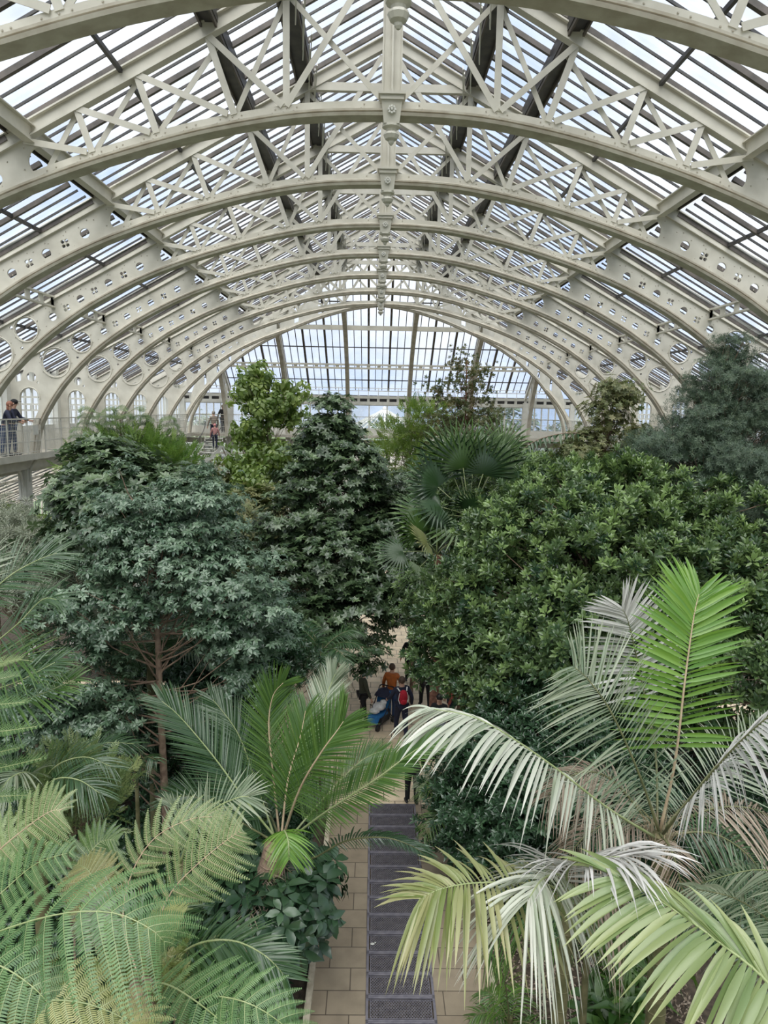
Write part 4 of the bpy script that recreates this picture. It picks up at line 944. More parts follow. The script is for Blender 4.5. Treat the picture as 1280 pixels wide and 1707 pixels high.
# ---- small palm fronds at lower left
def mini(label, c, fr, tr=0.05, tm='barkg', name='palm_tree'):
    p = thing(name, label, 'palm', tuple(gnd(c))); trunk_part(p, [gnd(c), c], tr*1.3, tr, tm, rings=10)
    for f in fr: frond(p, **f)
    return p
c = at(300, 1440, 7.4)
mini('pale green palm leaf with folded tips between the ferns and the brown trunk', c, [
 dict(ctrl=K((300, 1440, 7.4), (318, 1392, 7.3), (352, 1352, 7.2), (395, 1330, 7.1), (418, 1328, 7.1)), up=(-.4, -.7, .6), n=32, L=.50, w=.026, a0=78, a1=18, lift=6, droop=.12, mat='greyg', start=.15),
 dict(ctrl=K((300, 1440, 7.4), (296, 1400, 7.4), (300, 1360, 7.5), (280, 1335, 7.5)), up=(.2, -.9, .4), n=20, L=.4, w=.024, a0=40, a1=10, lift=6, droop=.12, mat='greyg')])
c = at(262, 1630, 5.7)
mini('blue green palm leaf reaching right over the left kerb above the round fern', c, [
 dict(ctrl=K((262, 1630, 5.7), (320, 1578, 5.55), (385, 1568, 5.4), (440, 1592, 5.3), (478, 1630, 5.25)), up=(0, -.55, 1), n=48, L=.72, w=.034, a0=38, a1=35, lift=14, droop=.14, mat='palmd', start=.12, sides=(.55, 1.25), Lp=[1, 1, .95, .8, .5]),
 dict(ctrl=K((262, 1630, 5.8), (270, 1570, 5.9), (290, 1510, 6.0), (330, 1470, 6.1)), up=(0, -.8, .7), n=40, L=.5, w=.022, a0=45, a1=25, mat='palmd'),
 dict(ctrl=K((262, 1630, 5.8), (240, 1560, 5.9), (190, 1520, 6.0), (150, 1510, 6.1)), up=(0, -.8, .7), n=40, L=.5, w=.022, a0=55, a1=25, mat='greyg')])
# ---- palms at the left edge
c = at(-70, 1110, 9.0)
fr = []
for ct, up, m, L, n in ((K((-70, 1110, 9), (-20, 1080, 8.9), (30, 1040, 8.8), (70, 1000, 8.7), (98, 1000, 8.6)), (-.2, -.6, 1), 'palmd', .75, 40), (K((-70, 1110, 9), (-40, 1020, 9), (10, 965, 9.1), (60, 935, 9.2), (100, 920, 9.3)), (-.2, -.8, .8), 'palmd', .8, 44),
    (K((-70, 1110, 9), (-30, 1110, 8.8), (30, 1100, 8.6), (90, 1110, 8.5)), (0, -.6, 1), 'palm', .8, 44), (K((-70, 1110, 9), (-40, 1150, 8.6), (20, 1140, 8.4), (100, 1100, 8.4)), (0, -.8, 1), 'palmd', .8, 44), (K((-70, 1110, 9), (-60, 1000, 9), (-30, 940, 9.2), (0, 930, 9.3)), (.2, -.9, .6), 'greyg', .7, 40),
    (K((-70, 1110, 9), (-20, 1180, 8.6), (60, 1160, 8.4), (130, 1130, 8.4)), (0, -.8, 1), 'palm', .7, 44)):
    fr.append(dict(ctrl=ct, up=up, mat=m, L=L, n=n, w=.024, a0=60, a1=20, lift=8, droop=.18, start=.1))
mini('dark feather palm leaning in at the left edge below the grey shrubs', c, fr, .1)
c = at(60, 1330, 8.6); fr = []
for ct, m in ((K((60, 1330, 8.6), (90, 1280, 8.5), (140, 1262, 8.4), (190, 1280, 8.3)), 'palmd'), (K((60, 1330, 8.6), (20, 1280, 8.5), (-30, 1270, 8.4)), 'palmd'), (K((60, 1330, 8.6), (90, 1300, 8.2), (130, 1300, 8.0), (170, 1325, 7.9)), 'palmd'), (K((60, 1330, 8.6), (50, 1290, 8.3), (20, 1295, 8), (0, 1320, 7.9)), 'greyg'), (K((60, 1330, 8.8), (110, 1270, 9.4), (170, 1240, 9.8), (230, 1240, 10)), 'palmd')):
    fr.append(dict(ctrl=ct, up=(0, -.5, 1), mat=m, L=.55, n=44, w=.02, a0=65, a1=25, lift=5, droop=.3, start=.1))
mini('dark arching palm at the left above the pale ferns', c, fr, .08)
c = at(228, 1310, 10.5)
mini('small palm leaf with yellow tips beside the brown trunk', c, [dict(ctrl=K((228, 1310, 10.5), (222, 1275, 10.4), (212, 1262, 10.2), (195, 1268, 10)), up=(0, -.5, 1), n=30, L=.42, w=.02, a0=80, a1=40, lift=-5, droop=.6, mat='yellowg', rm='rachd'), dict(ctrl=K((228, 1310, 10.5), (235, 1275, 10.4), (245, 1262, 10.2), (262, 1268, 10)), up=(0, -.5, 1), n=26, L=.36, w=.02, a0=80, a1=40, lift=-5, droop=.6, mat='palmd', rm='rachd')], .03)
c = at(560, 1200, 17.0); fr = [dict(ctrl=arcfrond(at(536, 1085, 17.0), q*.62, R_.uniform(.3, 1.0), R_.uniform(1.5, 2.0), .5), up=(0, 0, 1), n=44, L=.5, w=.03, mat='palmd', rm='rachd', droop=.4) for q in range(10)]
p = thing('palm_tree', 'dark palm with a dry skirt standing before the pale plaza', 'palm', tuple(gnd(at(530, 1160, 17))))
trunk_part(p, [gnd(at(530, 1160, 17)), at(534, 1090, 17)], .13, .11, 'bark')
for f in fr: frond(p, **f)
for q in range(8): frond(p, arcfrond(at(534, 1092, 17), q*.8, -.2, 1.2, .9), (0, 0, 1), n=16, L=.25, w=.02, mat='dead', rm='rachd', name='dead_frond', droop=.6)
for xx, yy, YY, lab in ((250, 1100, 13.6, 'palm half hidden behind the brown trunk, leaves striped with light'), (700, 1290, 14.6, 'low dark palm at the right end of the grate')):
    cc = at(xx, yy, YY); cc[2] = max(cc[2], .5)
    p = thing('palm_tree', lab, 'palm', tuple(gnd(cc, 0.35 if xx > 600 else 0))); trunk_part(p, [gnd(cc, 0.35 if xx > 600 else 0), cc+(0.35 if xx > 600 else 0, 0, 0)], .09, .07)
    for q in range(10 if xx < 600 else 7): frond(p, arcfrond(cc+(0.5 if xx > 600 else 0, 0, 0), q*.65+(0 if xx < 600 else 0.2), R_.uniform(.3, 1.1), R_.uniform(1.5, 2.2) if xx < 600 else .9, .5), (0, 0, 1), n=40, L=.5 if xx < 600 else .35, w=.022, mat='greyg' if q % 3 == 0 else 'palmd', rm='rachd', droop=.3)
# ---- ferns, lower left
cF = at(-130, 1640, 4.5)
fA = thing('tree_fern', 'large tree fern at the lower left edge spreading wide pale green fronds', 'fern', tuple(gnd(cF)))
trunk_part(fA, [gnd(cF), cF], .14, .11, 'bark')
fern(fA, K((-130, 1640, 4.5), (-60, 1580, 4.35), (20, 1545, 4.25), (110, 1522, 4.15), (190, 1522, 4.1), (250, 1548, 4.05), (275, 1572, 4.05)), (0, -.45, 1), n=15, L=.50, m=30, a0=84, a1=40, lift=-2, droop=.34, pl=.068, start=.22, mat='fern', curl=.22, label='large arching green frond')
fern(fA, K((-130, 1640, 4.5), (-60, 1600, 4.2), (0, 1610, 4.0), (60, 1650, 3.9), (100, 1700, 3.85)), (0, -.5, 1), n=13, L=.42, m=28, droop=.3, pl=.06, mat='fern', start=.2)
fern(fA, K((-130, 1640, 4.5), (-30, 1680, 4.0), (60, 1668, 3.9), (140, 1672, 3.9), (210, 1700, 3.9), (240, 1730, 3.9)), (.1, -.6, 1), n=17, L=.36, m=30, a0=80, a1=40, droop=.16, pl=.05, mat='ferny', start=.15, label='yellowing frond', curl=.3)
fern(fA, K((-130, 1640, 4.6), (-80, 1500, 4.9), (-10, 1425, 5.0), (50, 1375, 5.0), (85, 1352, 5.0), (100, 1352, 5.0)), (.1, -.8, .7), n=16, L=.31, m=22, a0=75, a1=45, droop=.18, pl=.05, mat='fernp', rm='rachb', start=.3, label='pale frond with a tan stalk')
fern(fA, K((-130, 1640, 4.6), (-60, 1540, 4.8), (0, 1490, 4.8), (60, 1440, 4.8), (120, 1420, 4.8)), (0, -.7, 1), n=15, L=.36, m=24, droop=.2, pl=.05, mat='fern', start=.25)
fern(fA, K((-130, 1640, 4.6), (-90, 1520, 5.2), (-40, 1440, 5.4), (0, 1400, 5.5), (40, 1395, 5.5)), (0, -.7, 1), n=15, L=.36, m=22, droop=.2, pl=.05, mat='fernp', start=.25)
cG = at(235, 1640, 5.0)
fB = thing('tree_fern', 'tree fern left of the path with lacy fronds reaching towards it', 'fern', tuple(gnd(cG)))
trunk_part(fB, [gnd(cG), cG], .12, .09, 'bark')
fern(fB, K((235, 1640, 5.0), (255, 1560, 5.2), (285, 1488, 5.3), (330, 1440, 5.3), (372, 1405, 5.3), (400, 1385, 5.3)), (-.1, -.7, .8), n=15, L=.40, m=24, a0=70, a1=45, droop=.16, pl=.05, mat='fernp', rm='rachb', start=.32, label='bright lacy frond', curl=.3)
fern(fB, K((235, 1640, 5.0), (205, 1540, 5.4), (220, 1455, 5.6), (260, 1395, 5.7), (320, 1365, 5.7), (370, 1362, 5.7)), (0, -.7, 1), n=14, L=.31, m=22, a0=72, a1=40, droop=.18, pl=.05, mat='fernp', rm='rachb', start=.35, curl=.3)
fern(fB, K((235, 1640, 5.0), (225, 1580, 4.7), (250, 1548, 4.6), (280, 1532, 4.55), (304, 1525, 4.5)), (0, -.5, 1), n=18, L=.20, m=16, a0=60, a1=40, droop=.12, pl=.035, mat='ferny', start=.3, label='fresh lime frond')
fern(fB, K((235, 1640, 5.0), (275, 1640, 4.7), (325, 1668, 4.45), (385, 1718, 4.25), (435, 1780, 4.1)), (.1, -.5, 1), n=16, L=.50, m=32, a0=85, a1=40, lift=0, droop=.12, pl=.055, mat='fern', start=.12, label='rounded frond at the bottom edge', curl=.1, sides=(1.0, 1), Lp=[.5, .9, 1, .9, .5])
fern(fB, K((235, 1640, 5.0), (290, 1670, 4.7), (350, 1660, 4.5), (420, 1675, 4.35), (485, 1720, 4.3), (520, 1770, 4.3)), (.1, -.5, 1), n=17, L=.32, m=28, a0=80, a1=40, droop=.16, pl=.05, mat='fern', start=.15)
fern(fB, K((235, 1640, 5.2), (180, 1580, 5.8), (165, 1500, 6.2), (150, 1455, 6.4), (130, 1440, 6.5)), (0, -.7, 1), n=20, L=.34, m=22, droop=.25, pl=.05, mat='fernb', start=.3, label='brown green frond')
fern(fB, K((235, 1640, 5.2), (150, 1560, 6.2), (140, 1450, 6.8), (165, 1405, 7.0), (195, 1400, 7.0)), (0, -.7, 1), n=20, L=.36, m=22, droop=.25, pl=.05, mat='palm', start=.3)
# ---- light green araucaria boughs at the left edge
cH = at(-90, 1250, 6.6)
ar_ = thing('monkey_puzzle', 'light green conifer boughs poking in from the left edge', 'conifer', tuple(gnd(cH)))
trunk_part(ar_, [gnd(cH), cH, cH+(0, 0, 1.6)], .12, .05, 'bark')
for a, b, m in (((-90, 1110, 6.6), (35, 1098, 6.4), 'fernp'), ((-90, 1160, 6.6), (48, 1170, 6.3), 'fern'), ((-90, 1210, 6.6), (70, 1210, 6.2), 'fern'), ((-90, 1250, 6.6), (40, 1245, 6.3), 'fern'), ((-90, 1280, 6.6), (78, 1262, 6.2), 'fern'), ((-90, 1310, 6.6), (60, 1325, 6.3), 'fern'), ((-90, 1130, 6.8), (30, 1125, 6.9), 'fern')):
    A = at(*a); B = at(*b); mid_ = (A+B)/2+(0, 0, -.06)
    fern(ar_, [A, (A+mid_)/2, mid_, B], (0, -.5, 1), n=34, L=.15, m=9, a0=62, a1=40, droop=-.12, pl=.035, mat=m, start=.1, rr=.012, name='bough', Lp=[1, 1, .95, .8, .3])
# ---- broad-leaved trees
T_sch = rosette(7, -0.15, leafT8(.42), 1, .1)
T_sch2 = rosette(6, 0.2, leafT(.5), 1, .1)
T_fic = rosette(5, 0.55, leafT8(.40, .07, .15), 2, .45, .55)
T_ficl = rosette(5, 0.55, leafT(.40, .07, .12), 2, .3)
T_hang = rosette(4, -0.9, leafT(.62, .05, .2), 2, .3)
T_nee = rosette(7, 0.35, leafT(.16, .02, .05), 2, .35)
T_twig = twig(7, leafT(.32, .03, .1), 1.0)
B3 = lambda x, y, Y, r, rz=None: tuple(at(x, y, Y))+(r, r, rz or r)
b0 = gnd(at(276, 1360, 12.6))
tree('tree', 'bluish green tree on a bare brown trunk at the left, rosettes of lobed leaves', 'tree', b0, [b0, at(276, 1350, 12.6), at(266, 1150, 12.6), at(262, 1030, 12.6), at(250, 930, 12.7), at(240, 860, 12.8)],
 [B3(270, 930, 12.6, 1.15), B3(370, 960, 12.4, 1.15, .8), B3(420, 1030, 12.2, .9, .7), B3(160, 1000, 12.3, 1.1, .8), B3(120, 1110, 12.0, .95, .8), B3(150, 1190, 11.8, .9, .5), B3(80, 1190, 11.7, .7, .5), B3(370, 1060, 12, .6, .5), B3(230, 850, 13, 1.0), B3(330, 850, 13, .9), B3(400, 1120, 12.2, .5, .4), B3(430, 1160, 12.0, .45, .3), B3(210, 1240, 12.6, .35, .3), B3(150, 1240, 11.9, .7, .35)],
 T_sch, 'schef', 260, 15, .27, .105, 'bark', .085, br=.022, up=1.0, every=7, youngs=.25, flat=.3, shell=.3)
b0 = gnd(at(150, 1040, 15))
tree('tree', 'green tree with a slanting forked stem at the upper left below the gallery', 'tree', b0, [b0, at(190, 970, 15), at(140, 900, 15), at(118, 850, 15), at(110, 800, 15)],
 [B3(165, 860, 15, .9), B3(125, 900, 15, .5), B3(200, 880, 15, 1.1), B3(230, 830, 15.5, 1.0), B3(300, 840, 15.5, .9), B3(170, 790, 15.5, .75), B3(120, 810, 15, .45), B3(320, 900, 15.5, 1.0)],
 T_sch2, 'dark', 170, 22, .40, .15, 'barkp', .08, up=1.0, every=2, youngs=.25, flat=.45)
b0 = gnd(at(535, 1130, 23))
tree('tree', 'tall dark green tree left of the middle with a pointed top before the far windows', 'tree', b0, [b0, at(535, 1000, 23), at(540, 900, 23), at(545, 800, 23), at(546, 690, 23)],
 [B3(548, 690, 23, .7, .6), B3(546, 740, 23, 1.1, .9), B3(590, 780, 22.5, 1.0), B3(510, 790, 22.5, .95), B3(550, 840, 22.5, 1.5), B3(630, 860, 22.5, 1.1), B3(480, 870, 22, 1.1), B3(560, 930, 21.5, 1.6), B3(640, 950, 21.5, 1.0), B3(548, 715, 23, .8, .5), B3(520, 735, 23, .5, .4), B3(575, 745, 23, .6, .4), B3(490, 970, 21, 1.4), B3(600, 1010, 20.5, 1.2), B3(540, 1040, 20, 1.0), B3(480, 1060, 19, 1.0), B3(610, 1100, 18, .42, .3), B3(440, 1100, 17, .9)],
 T_sch2, 'dark', 420, 15, .29, .15, 'barkp', .10, up=1.0, every=2, youngs=.25, flat=.35)
b0 = gnd(at(448, 800, 28))
tree('tree', 'tall pale tree with large drooping yellow green leaves rising above the gallery', 'tree', b0, [b0, at(445, 800, 28), at(448, 700, 28), at(446, 625, 28)],
 [B3(440, 625, 28, .55), B3(425, 660, 28, .8), B3(470, 665, 28, .8), B3(445, 700, 28, 1.0), B3(410, 720, 28, .7), B3(485, 700, 28, .5), B3(420, 760, 27.5, .9), B3(460, 760, 27.5, .8), B3(400, 800, 27, .9), B3(425, 820, 26, .8)],
 T_hang, 'yel', 62, 8, .42, .27, 'barkp', .07, up=.6, every=2, br=.02, shell=.4)
b0 = gnd(at(215, 800, 20))
t = tree('tree', 'feathery light green tree before the left gallery railing', 'tree', b0, [b0, at(205, 800, 20), at(200, 700, 20)],
 [B3(210, 800, 20, 1.0, .8), B3(260, 780, 20, .9, .5), B3(170, 780, 20, .7, .4), B3(290, 770, 20, .5, .3), B3(220, 750, 20, .9, .35), B3(230, 830, 19.5, 1.0, .6)],
 T_twig, 'feath', 90, 14, .4, .32, 'barkp', .05, up=.5)
for x, yb, yt in ((165, 780, 690), (215, 790, 688), (262, 790, 705), (195, 790, 700)):
    for k in range(7):
        y = yt+(yb-yt)*k/8; A = at(x, y, 20)
        for sd in (-1, 1):
            B_ = A+np.array([sd*(.45+.09*k), R_.uniform(-.3, .3), .16]); fern(t, [A, A*.6+B_*.4+(0, 0, .05), A*.2+B_*.8+(0, 0, .02), B_+(0, 0, -.12)], (0, -.5, 1), n=12, L=.20, m=7, a0=70, a1=50, droop=.15, pl=.05, mat='moss', start=.15, rr=.008, name='leaf_spray')
    mb = MB(); q0 = np.array(t.location); mb.tube([at(x, yb+20, 20)-q0, at(x, yt-2, 20)-q0], [.02, .006], 6); mb.build('leader', M_['bark'], t)
b0 = gnd(at(1000, 1150, 15.5))
big = [B3(800, 1010, 16, 1.3), B3(745, 1090, 15.5, .85), B3(860, 900, 16.5, 1.2), B3(930, 860, 16.5, 1.3), B3(900, 990, 15.5, 1.7), B3(1030, 850, 16.3, 1.2), B3(1020, 960, 15, 1.8), B3(1140, 880, 16, 1.3), B3(1130, 980, 15, 1.6), B3(1240, 900, 15.5, 1.4), B3(1250, 1000, 14.5, 1.6), B3(840, 1110, 14.8, 1.3), B3(960, 1100, 14.2, 1.5), B3(720, 1060, 15.8, .5), B3(1090, 1090, 13.6, 1.4), B3(1220, 1120, 13.2, 1.5), B3(980, 810, 16.8, .7)]
tree('tree', 'very wide glossy green tree filling the right side, fresh light tips on top', 'tree', b0, [b0, b0+(0, 0, 2.5), at(1000, 1000, 15.5), at(1000, 880, 16)], big, T_fic, 'ficus', 640, 13, .29, .165, 'bark', .14, up=.7, every=3, youngs=.28, flat=.6, br=.03)
b0 = gnd(at(850, 1350, 12.8), .3)
tree('shrub', 'dark glossy shrub under the drooping silvery leaf, right beside the path', 'shrub', b0, [b0, b0+(0, 0, 1.2), b0+(0, 0, 2.4)],
 [B3(800, 1250, 13.6, .8), B3(880, 1220, 13.4, 1.0), B3(790, 1350, 12.9, .75), B3(870, 1340, 12.6, 1.0), B3(950, 1350, 12.3, .9), B3(850, 1420, 12.1, .6), B3(930, 1250, 13, 1.0), B3(1010, 1300, 12.5, 1.0), B3(780, 1400, 12.6, .45)],
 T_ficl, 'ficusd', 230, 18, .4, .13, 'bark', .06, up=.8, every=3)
b0 = gnd(at(1190, 850, 17))
tree('conifer', 'dark blue green conifer at the right edge in front of the arches', 'conifer', b0, [b0, at(1190, 800, 17), at(1192, 700, 17), at(1215, 575, 17)],
 [B3(1225, 590, 17, .5, .5), B3(1205, 640, 17, .9, .55), B3(1240, 680, 17, 1.0, .5), B3(1180, 700, 17, 1.0, .6), B3(1200, 760, 16.8, 1.2, .6), B3(1110, 745, 17, .9, .45), B3(1080, 745, 17.2, .5, .3), B3(1240, 790, 16.5, 1.1, .6), B3(1150, 810, 16.8, 1.0, .5), B3(1260, 730, 17, .8), B3(1235, 850, 16.2, 1.2, .7), B3(1280, 640, 17, .6, .4), B3(1250, 880, 15.8, 1.0, .5)],
 T_nee, 'conif', 420, 22, .30, .085, 'bark', .10, up=.5, every=2, flat=.4, shell=.3)
b0 = gnd(at(1010, 800, 22))
t = tree('tree', 'sparse small-leaved tree left of the dark conifer with one long arching branch', 'tree', b0, [b0, at(1000, 800, 22), at(1010, 720, 22), at(1030, 645, 22)],
 [B3(1030, 650, 22, .5, .35), B3(1010, 690, 22, .6, .4), B3(990, 740, 22, .7, .5), B3(1030, 770, 22, .7, .5), B3(980, 780, 21.5, .8, .5), B3(1050, 660, 22, .35, .3), B3(1060, 730, 21.5, .4, .4), B3(950, 760, 21.5, .5, .3)],
 T_sch2, 'brush', 100, 16, .32, .11, 'bark', .05, up=.6, every=1, br=.014)
frond(t, K((1010, 740, 22), (960, 722, 21.6), (905, 730, 21.3), (870, 750, 21), (845, 775, 21)), (0, 0, 1), n=22, L=.30, w=.09, a0=80, a1=50, lift=-20, droop=.6, mat='palmd', rm='bark', name='arching_branch', rr=.02)
b0 = gnd(at(775, 760, 27))
tree('tree', 'open reddish leaved tree behind the fan palm, twigs against the far glass', 'tree', b0, [b0, at(778, 760, 27), at(776, 690, 27), at(778, 600, 27)],
 [B3(765, 640, 27, .5, .3), B3(790, 620, 27, .4, .3), B3(740, 650, 27, .5, .3), B3(800, 655, 27, .4, .3), B3(760, 690, 27, .8, .5), B3(800, 710, 27, .8, .5), B3(735, 710, 27, .6, .5), B3(830, 690, 27, .4, .3), B3(780, 740, 26.5, 1.0, .6), B3(840, 730, 26.5, .4, .3), B3(770, 600, 27, .3, .4)],
 T_ficl, 'red', 85, 7, .34, .14, 'barkr', .05, up=.7, every=1, br=.014)
b0 = gnd(at(690, 780, 30))
tree('bamboo', 'airy light green bamboo between the pointed tree and the fan palm', 'bamboo', b0, [b0, at(680, 800, 30), at(690, 690, 30)],
 [B3(690, 700, 30, .6, .6), B3(655, 730, 30, .7, .6), B3(710, 730, 30, .7, .6), B3(680, 770, 29.5, 1.0, .7), B3(720, 690, 30, .4, .5), B3(640, 770, 29, .6), B3(720, 790, 29, .7)],
 T_twig, 'yel', 90, 10, .45, .32, 'barkp', .03, up=.2, every=1, br=.012)
b0 = gnd(at(45, 930, 17.5))
tree('shrub', 'grey olive shrub at the left below the gallery columns', 'shrub', b0, [b0, b0+(0, 0, 2), b0+(0, 0, 3.5)],
 [B3(20, 920, 17.5, 1.0), B3(70, 940, 17, .9), B3(120, 930, 17, .7), B3(-20, 900, 18, 1.0), B3(90, 980, 16.5, .8), B3(130, 1000, 16, .6)], T_nee, 'olive', 130, 24, .4, .15, 'barkp', .06, up=.9, every=1, br=.014)
b0 = gnd(at(20, 880, 20), -.5)
tree('shrub', 'yellow green shrub between the left gallery columns', 'shrub', b0, [b0, b0+(0, 0, 2.5), b0+(0, 0, 4.5)],
 [B3(10, 880, 20, .8, .6), B3(50, 890, 20, .7, .5), B3(-20, 910, 20, 1), B3(60, 920, 20, .8, .6)], T_sch2, 'yel', 60, 16, .4, .14, 'bark', .05)
b0 = gnd(at(385, 830, 27))
tree('shrub', 'brownish green shrub behind the middle trees below the curved stair', 'shrub', b0, [b0, b0+(0, 0, 3), b0+(0, 0, 6)],
 [B3(380, 860, 26, 1.2), B3(350, 900, 24, 1.2), B3(410, 900, 24, 1.3), B3(370, 800, 27, .6), B3(440, 850, 25, 1.0), B3(320, 860, 25, .9)], T_sch2, 'brush', 130, 18, .5, .17, 'barkp', .06)
b0 = gnd(at(850, 800, 24))
tree('shrub', 'leafy green tree right of the fan palm before the far gallery', 'tree', b0, [b0, b0+(0, 0, 4), at(880, 770, 23)],
 [B3(880, 770, 23, .8, .5), B3(850, 800, 23, .9, .6), B3(900, 790, 22, .7, .4), B3(860, 840, 21, 1.2), B3(720, 1000, 18.5, .7), B3(820, 880, 20, 1.0), B3(770, 820, 21.5, .8), B3(765, 870, 21, .8), B3(750, 780, 23, .7)], T_ficl, 'ficus', 130, 16, .42, .16, 'bark', .06, youngs=.3)
b0 = gnd(at(690, 960, 22))
tree('shrub', 'dark leafy tree between the middle tree and the fan palm trunks', 'tree', b0, [b0, b0+(0, 0, 3), at(680, 850, 23)],
 [B3(665, 830, 24, .9), B3(700, 880, 23, 1.0), B3(680, 950, 21, .9), B3(650, 900, 22, .8), B3(700, 820, 25, .8), B3(690, 1010, 20, .5)], T_sch2, 'dark', 130, 20, .42, .15, 'bark', .06, youngs=.2)
b0 = gnd(at(110, 1340, 8.9))
tree('shrub', 'light green small-leaved bush with rounded leaflets above the ferns', 'shrub', b0, [b0, b0+(0, 0, 1.2), at(120, 1330, 8.9)],
 [B3(115, 1300, 8.9, .42, .3), B3(90, 1330, 8.7, .35, .3), B3(140, 1330, 8.7, .42, .3), B3(120, 1360, 8.6, .45, .3)], T_twig, 'limeg', 60, 8, .24, .19, 'bark', .025, every=1, br=.01)
b0 = gnd(at(235, 1660, 4.9), .3, .5)
tree('shrub', 'bush of yellow green pointed leaves between the two tree ferns', 'shrub', b0, [b0, b0+(0, 0, 3.5), at(240, 1670, 5.3)],
 [B3(260, 1610, 5.3, .16, .14), B3(215, 1640, 5.2, .2, .14), B3(190, 1660, 5.2, .16, .1), B3(270, 1660, 5.1, .14), B3(225, 1610, 5.6, .2)], T_twig, 'yellowg', 34, 5, .13, .15, 'bark', .015, every=1, br=.006)
b0 = gnd(at(470, 1500, 10.6))
tree('shrub', 'shrub with big dark oval leaves overhanging the left kerb', 'shrub', b0, [b0, b0+(0, 0, .5), b0+(0, 0, 1.0)],
 [B3(455, 1450, 10.9, .42), B3(500, 1470, 10.8, .35, .3), B3(430, 1500, 10.6, .5), B3(480, 1510, 10.5, .4), B3(520, 1470, 10.8, .22, .2), B3(440, 1560, 9.9, .4), B3(450, 1520, 10.0, .4), B3(500, 1500, 10.1, .3)], rosette(5, .2, leafT8(.52, .05, .2), 1, .2), 'ficusd', 80, 6, .3, .31, 'bark', .03, every=1, br=.012)
b0 = gnd(at(1060, 1660, 9.4))
tree('shrub', 'clump of long broad green leaves in the shade at the lower right', 'shrub', b0, [b0, b0+(0, 0, .3), b0+(0, 0, .5)],
 [B3(1040, 1640, 9.3, .3, .2), B3(1070, 1600, 9.6, .3, .2), B3(1040, 1690, 9.0, .3, .2), B3(1090, 1560, 9.8, .3, .2)], rosette(5, .6, leafT8(.26, .05, .4), 1, .1), 'palm', 16, 3, .2, .50, 'bark', .02, every=1, br=.01)
b0 = gnd(at(330, 1200, 15.5))
tree('shrub', 'dark leafy shrub in the shade directly behind the bare brown trunk', 'shrub', b0, [b0, b0+(0, 0, 1.5), b0+(0, 0, 3)],
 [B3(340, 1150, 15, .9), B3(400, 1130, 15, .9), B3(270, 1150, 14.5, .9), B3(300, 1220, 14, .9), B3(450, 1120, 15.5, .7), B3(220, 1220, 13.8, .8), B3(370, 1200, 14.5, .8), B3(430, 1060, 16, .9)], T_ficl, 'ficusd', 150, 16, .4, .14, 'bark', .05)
# dense low growth that nobody could count
def under(name, label, regs, T, mat, size, n):
    P = []; A = []
    for (x0, x1, y0, y1, h) in regs:
        k = int(n*(x1-x0)*(y1-y0)); p = np.stack([NP.uniform(x0, x1, k), NP.uniform(y0, y1, k)], 1)
        hh = h*(0.45+0.55*np.sin(p[:, 0]*1.7+1)*np.cos(p[:, 1]*1.3)**2+0.2*NP.rand(k)); hh = np.clip(hh, .12, None)
        z = hh*NP.uniform(.35, 1.0, k)**.5; P.append(np.stack([p[:, 0], p[:, 1], z], 1)); A.append(nrm(NP.normal(size=(k, 3))*.5+np.array([0, -.2, 1])))
    P = np.concatenate(P); A = np.concatenate(A); V, F = scatter(T, P, A, size*NP.uniform(.7, 1.3, len(P)))
    tag(npmesh(name, V, F, G[mat], np.repeat(NP.beta(2, 3, len(P)), len(T[0]))), label, 'undergrowth', kind='stuff')
Lr = [(-10.5, -1.5, 8, 16.5, 1.0), (-10.5, -3.6, 16.5, 20.3, 1.3), (-10.5, -3.6, 23.8, 42, 2.0), (-3.6, -1.8, 25.5, 42, 1.8)]
Rr = [(3.0, 10.5, 11, 16.5, .9), (3.9, 10.5, 16.5, 20.3, 1.2), (3.9, 10.5, 23.8, 42, 2.0), (2.4, 3.9, 25.5, 42, 1.8), (2.2, 3, 11.8, 16.5, .5)]
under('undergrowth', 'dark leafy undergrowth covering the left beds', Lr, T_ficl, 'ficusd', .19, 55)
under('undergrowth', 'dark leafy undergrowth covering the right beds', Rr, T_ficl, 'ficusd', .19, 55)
under('ground_cover', 'mossy green ground cover under the trees on the left', [(-6, -2.2, 9.5, 14.5, .75)], T_nee, 'moss', .16, 260)
under('leaf_litter', 'brown dry leaf litter on the bare soil at the lower right', [(1.95, 5, 8.5, 12.2, .05)], rosette(2, .0, leafT(.4), 1, .1), 'dead', .07, 220)
